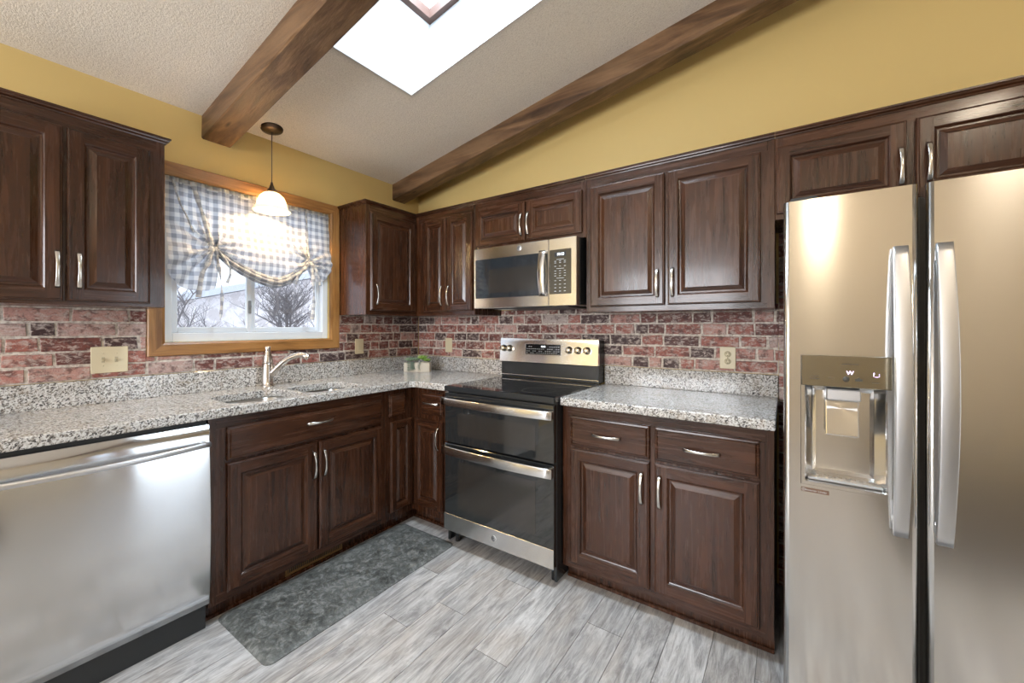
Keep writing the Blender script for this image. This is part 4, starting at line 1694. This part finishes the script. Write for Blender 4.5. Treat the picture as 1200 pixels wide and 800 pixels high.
BK = .0085
plate('light_switch', 'ivory double toggle switch plate on the brick, left of the window', 'light switch', (BK, -1.998, 1.178), R(90), .131, .126, 'switch')
plate('wall_outlet', 'cream outlet plate on the brick between the window and the corner', 'outlet', (BK, -.614, 1.188), R(90), .074, .115, 'rocker')
plate('wall_outlet', 'cream outlet plate on the brick between the corner and the range', 'outlet', (.379, -BK, 1.184), 0, .076, .118, 'rocker')
plate('wall_outlet', 'ivory duplex outlet on the brick above the right-hand countertop', 'outlet', (2.463, -BK, 1.167), 0, .078, .120, 'duplex')

# ------------------------------------------------------------ succulent planter
PCX, PCY = .235, -.225
t = thing('succulent_planter', 'small wooden box planter of green succulents on the corner countertop', 'plant', (PCX, PCY, CT1 + .0002), R(34))
LWD = plain('bleached_wood', (.56, .49, .39), .7)
bm = newbm()
PW2, PD, PH = .104, .038, .074
box(bm, -PW2, PW2, -PD, -PD + .007, 0, PH, .001); box(bm, -PW2, PW2, PD - .007, PD, 0, PH, .001)
box(bm, -PW2, -PW2 + .007, -PD + .007, PD - .007, 0, PH, .001); box(bm, PW2 - .007, PW2, -PD + .007, PD - .007, 0, PH, .001)
box(bm, -PW2 + .007, PW2 - .007, -PD + .007, PD - .007, 0, .006)
obj('box', bm, LWD, t)
bm = newbm(); box(bm, -PW2 + .0072, PW2 - .0072, -PD + .0072, PD - .0072, .0062, PH - .008); obj('soil', bm, plain('soil', (.05, .035, .02), .9), t)
LG = leafm('pale_green_leaf', (.16, .25, .15), (.33, .42, .28))
LB = leafm('bright_green_leaf', (.16, .32, .05), (.34, .50, .10))
LD = leafm('grey_green_leaf', (.08, .13, .09), (.20, .27, .20))


def rosette(bm, cx, cy, cz_, R0, nl, up=.6):
    rng = random.Random(int(cx * 9000) + nl)
    for ring in range(4):
        k = max(3, nl - ring * 2)
        for i in range(k):
            a = 2 * math.pi * i / k + ring * .5 + rng.uniform(-.15, .15)
            L = R0 * (1 - ring * .2)
            tilt = R(12 + ring * 22)
            d = Vector((math.cos(a) * math.cos(tilt), math.sin(a) * math.cos(tilt), math.sin(tilt)))
            P = [Vector((cx, cy, cz_)) + d * L * s + Vector((0, 0, up * .3 * L * s * s)) for s in (0, .3, .6, .85, 1.)]
            sweep(bm, P, circ(L * .20, 6, L * .08), scales=[.5, .9, 1.1, .8, .1])


bm = newbm()
rosette(bm, -.062, -.004, .084, .048, 10, 1.); rosette(bm, -.014, .008, .088, .042, 9, 1.)
obj('grey_succulent', bm, LG, t)
bm = newbm()
rosette(bm, .040, .002, .098, .046, 10, 1.4); rosette(bm, .076, -.006, .084, .036, 9, 1.)
obj('bright_succulent', bm, LB, t)
bm = newbm()
rng = random.Random(9)
for k in range(9):
    x = -.070 + .075 * rng.random() + (.0 if k < 6 else .03)
    P = bez([(x, -.020, .076), (x + rng.uniform(-.006, .006), -.045, .080), (x + rng.uniform(-.008, .008), -.050, .052), (x + rng.uniform(-.01, .01), -.048, .030 - rng.uniform(0, .018))], 3)
    sweep(bm, P, circ(.0012, 5))
    for q in P[3:]:
        for sgn in (-1, 1):
            sweep(bm, [q, q + Vector((sgn * .006, -.002, -.003)), q + Vector((sgn * .010, -.003, -.007))], circ(.0026, 5, .0012), scales=[.6, 1.2, .3])
obj('trailing_sprigs', bm, LD, t)

# ------------------------------------------------------------ outdoors seen through the window
SNOW = plain('snowy_ground', (.80, .82, .86), .9)
bm = newbm(); box(bm, -40, -WT - .01, -30, 30, -.60, -.40)
struct('trim_5', bm, SNOW); bpy.data.objects['trim_5'].name = 'ground'
bpy.data.objects['ground']['kind'] = 'structure'
t = thing('neighbour_house', 'pale stucco house gable seen through the kitchen window', 'house', (-9, 1.4, -.40))
tst = NT('pale_stucco')
nn = tst.noise(tst.coord('Object'), 2.5, 5, .7)
nn2 = tst.N('TexVoronoi', feature='DISTANCE_TO_EDGE'); tst.L(tst.coord('Object'), nn2.inputs['Vector']); nn2.inputs['Scale'].default_value = 2.2
STU = tst.p(Base_Color=tst.ramp(nn, [(.46, (.66, .60, .58)), (.54, (.84, .79, .78))]), Roughness=.9)
bm = newbm()
# gable roof ridge along x (away from the window); gable end faces the kitchen
hw, eave, ridge, dep = 3.6, 3.15, 3.33, 6.
rid = 3.2
vs = []
for x in (0, -dep):
    vs.append([bm.verts.new((x, y, z)) for y, z in ((-hw, 0), (hw, 0), (hw, eave), (rid, ridge), (-hw, 1.49))])
bm.faces.new(vs[0]); bm.faces.new(vs[1][::-1])
for k in range(5):
    bm.faces.new((vs[0][k], vs[0][(k + 1) % 5], vs[1][(k + 1) % 5], vs[1][k]))
obj('wall', bm, STU, t, recalc=True)
bm = newbm()
for (a, b) in (((-hw - .3, 1.43), (rid, ridge + .03)), ((rid, ridge + .03), (hw + .3, eave - .1))):
    v = []
    for x in (.35, -dep - .3):
        for (y, z) in (a, b):
            v.append(bm.verts.new((x, y, z)))
        for (y, z) in (b, a):
            v.append(bm.verts.new((x, y, z + .16)))
    for q in ((0, 1, 2, 3), (7, 6, 5, 4), (0, 4, 5, 1), (1, 5, 6, 2), (2, 6, 7, 3), (3, 7, 4, 0)):
        bm.faces.new([v[i] for i in q])
obj('roof', bm, plain('snowy_roof', (.62, .64, .68), .8), t, recalc=True)

BARK = plain('winter_bark', (.20, .18, .18), .8)


def tree(loc, h, seed, label, nb=5, kids=5):
    t = thing('bare_tree', label, 'tree', loc, 0, 'bare trees outside the window')
    rng = random.Random(seed)
    bm = newbm()

    def branch(p, d, L, r, lvl):
        n = 4
        pts = [p]
        q = p.copy(); dd = d.copy()
        for k in range(n):
            dd = (dd + Vector((rng.uniform(-.22, .22), rng.uniform(-.22, .22), rng.uniform(-.06, .16)))).normalized()
            q = q + dd * L / n
            pts.append(q.copy())
        sweep(bm, pts, circ(r, 5 if lvl else 8), scales=[1 - .7 * k / n for k in range(n + 1)], cap=False)
        if lvl < nb - 1:
            for k in range(kids if lvl < 3 else 4):
                s = pts[rng.randint(1, n)]
                a = rng.uniform(0, 2 * math.pi)
                nd = (dd * .7 + Vector((math.cos(a), math.sin(a), rng.uniform(-.1, .6))) * .8).normalized()
                branch(s, nd, L * rng.uniform(.5, .72), r * .45, lvl + 1)
    branch(Vector((0, 0, 0)), Vector((0, 0, 1)), h * .42, h * .018, 0)
    obj('trunk_and_branches', bm, BARK, t)


tree((-5.0, 1.02, -.40), 3.5, 5, 'bare shrubby tree close behind the right window sash', kids=8)
tree((-7.2, .30, -.40), 3.6, 11, 'bare tree standing behind the left window sash', kids=6)
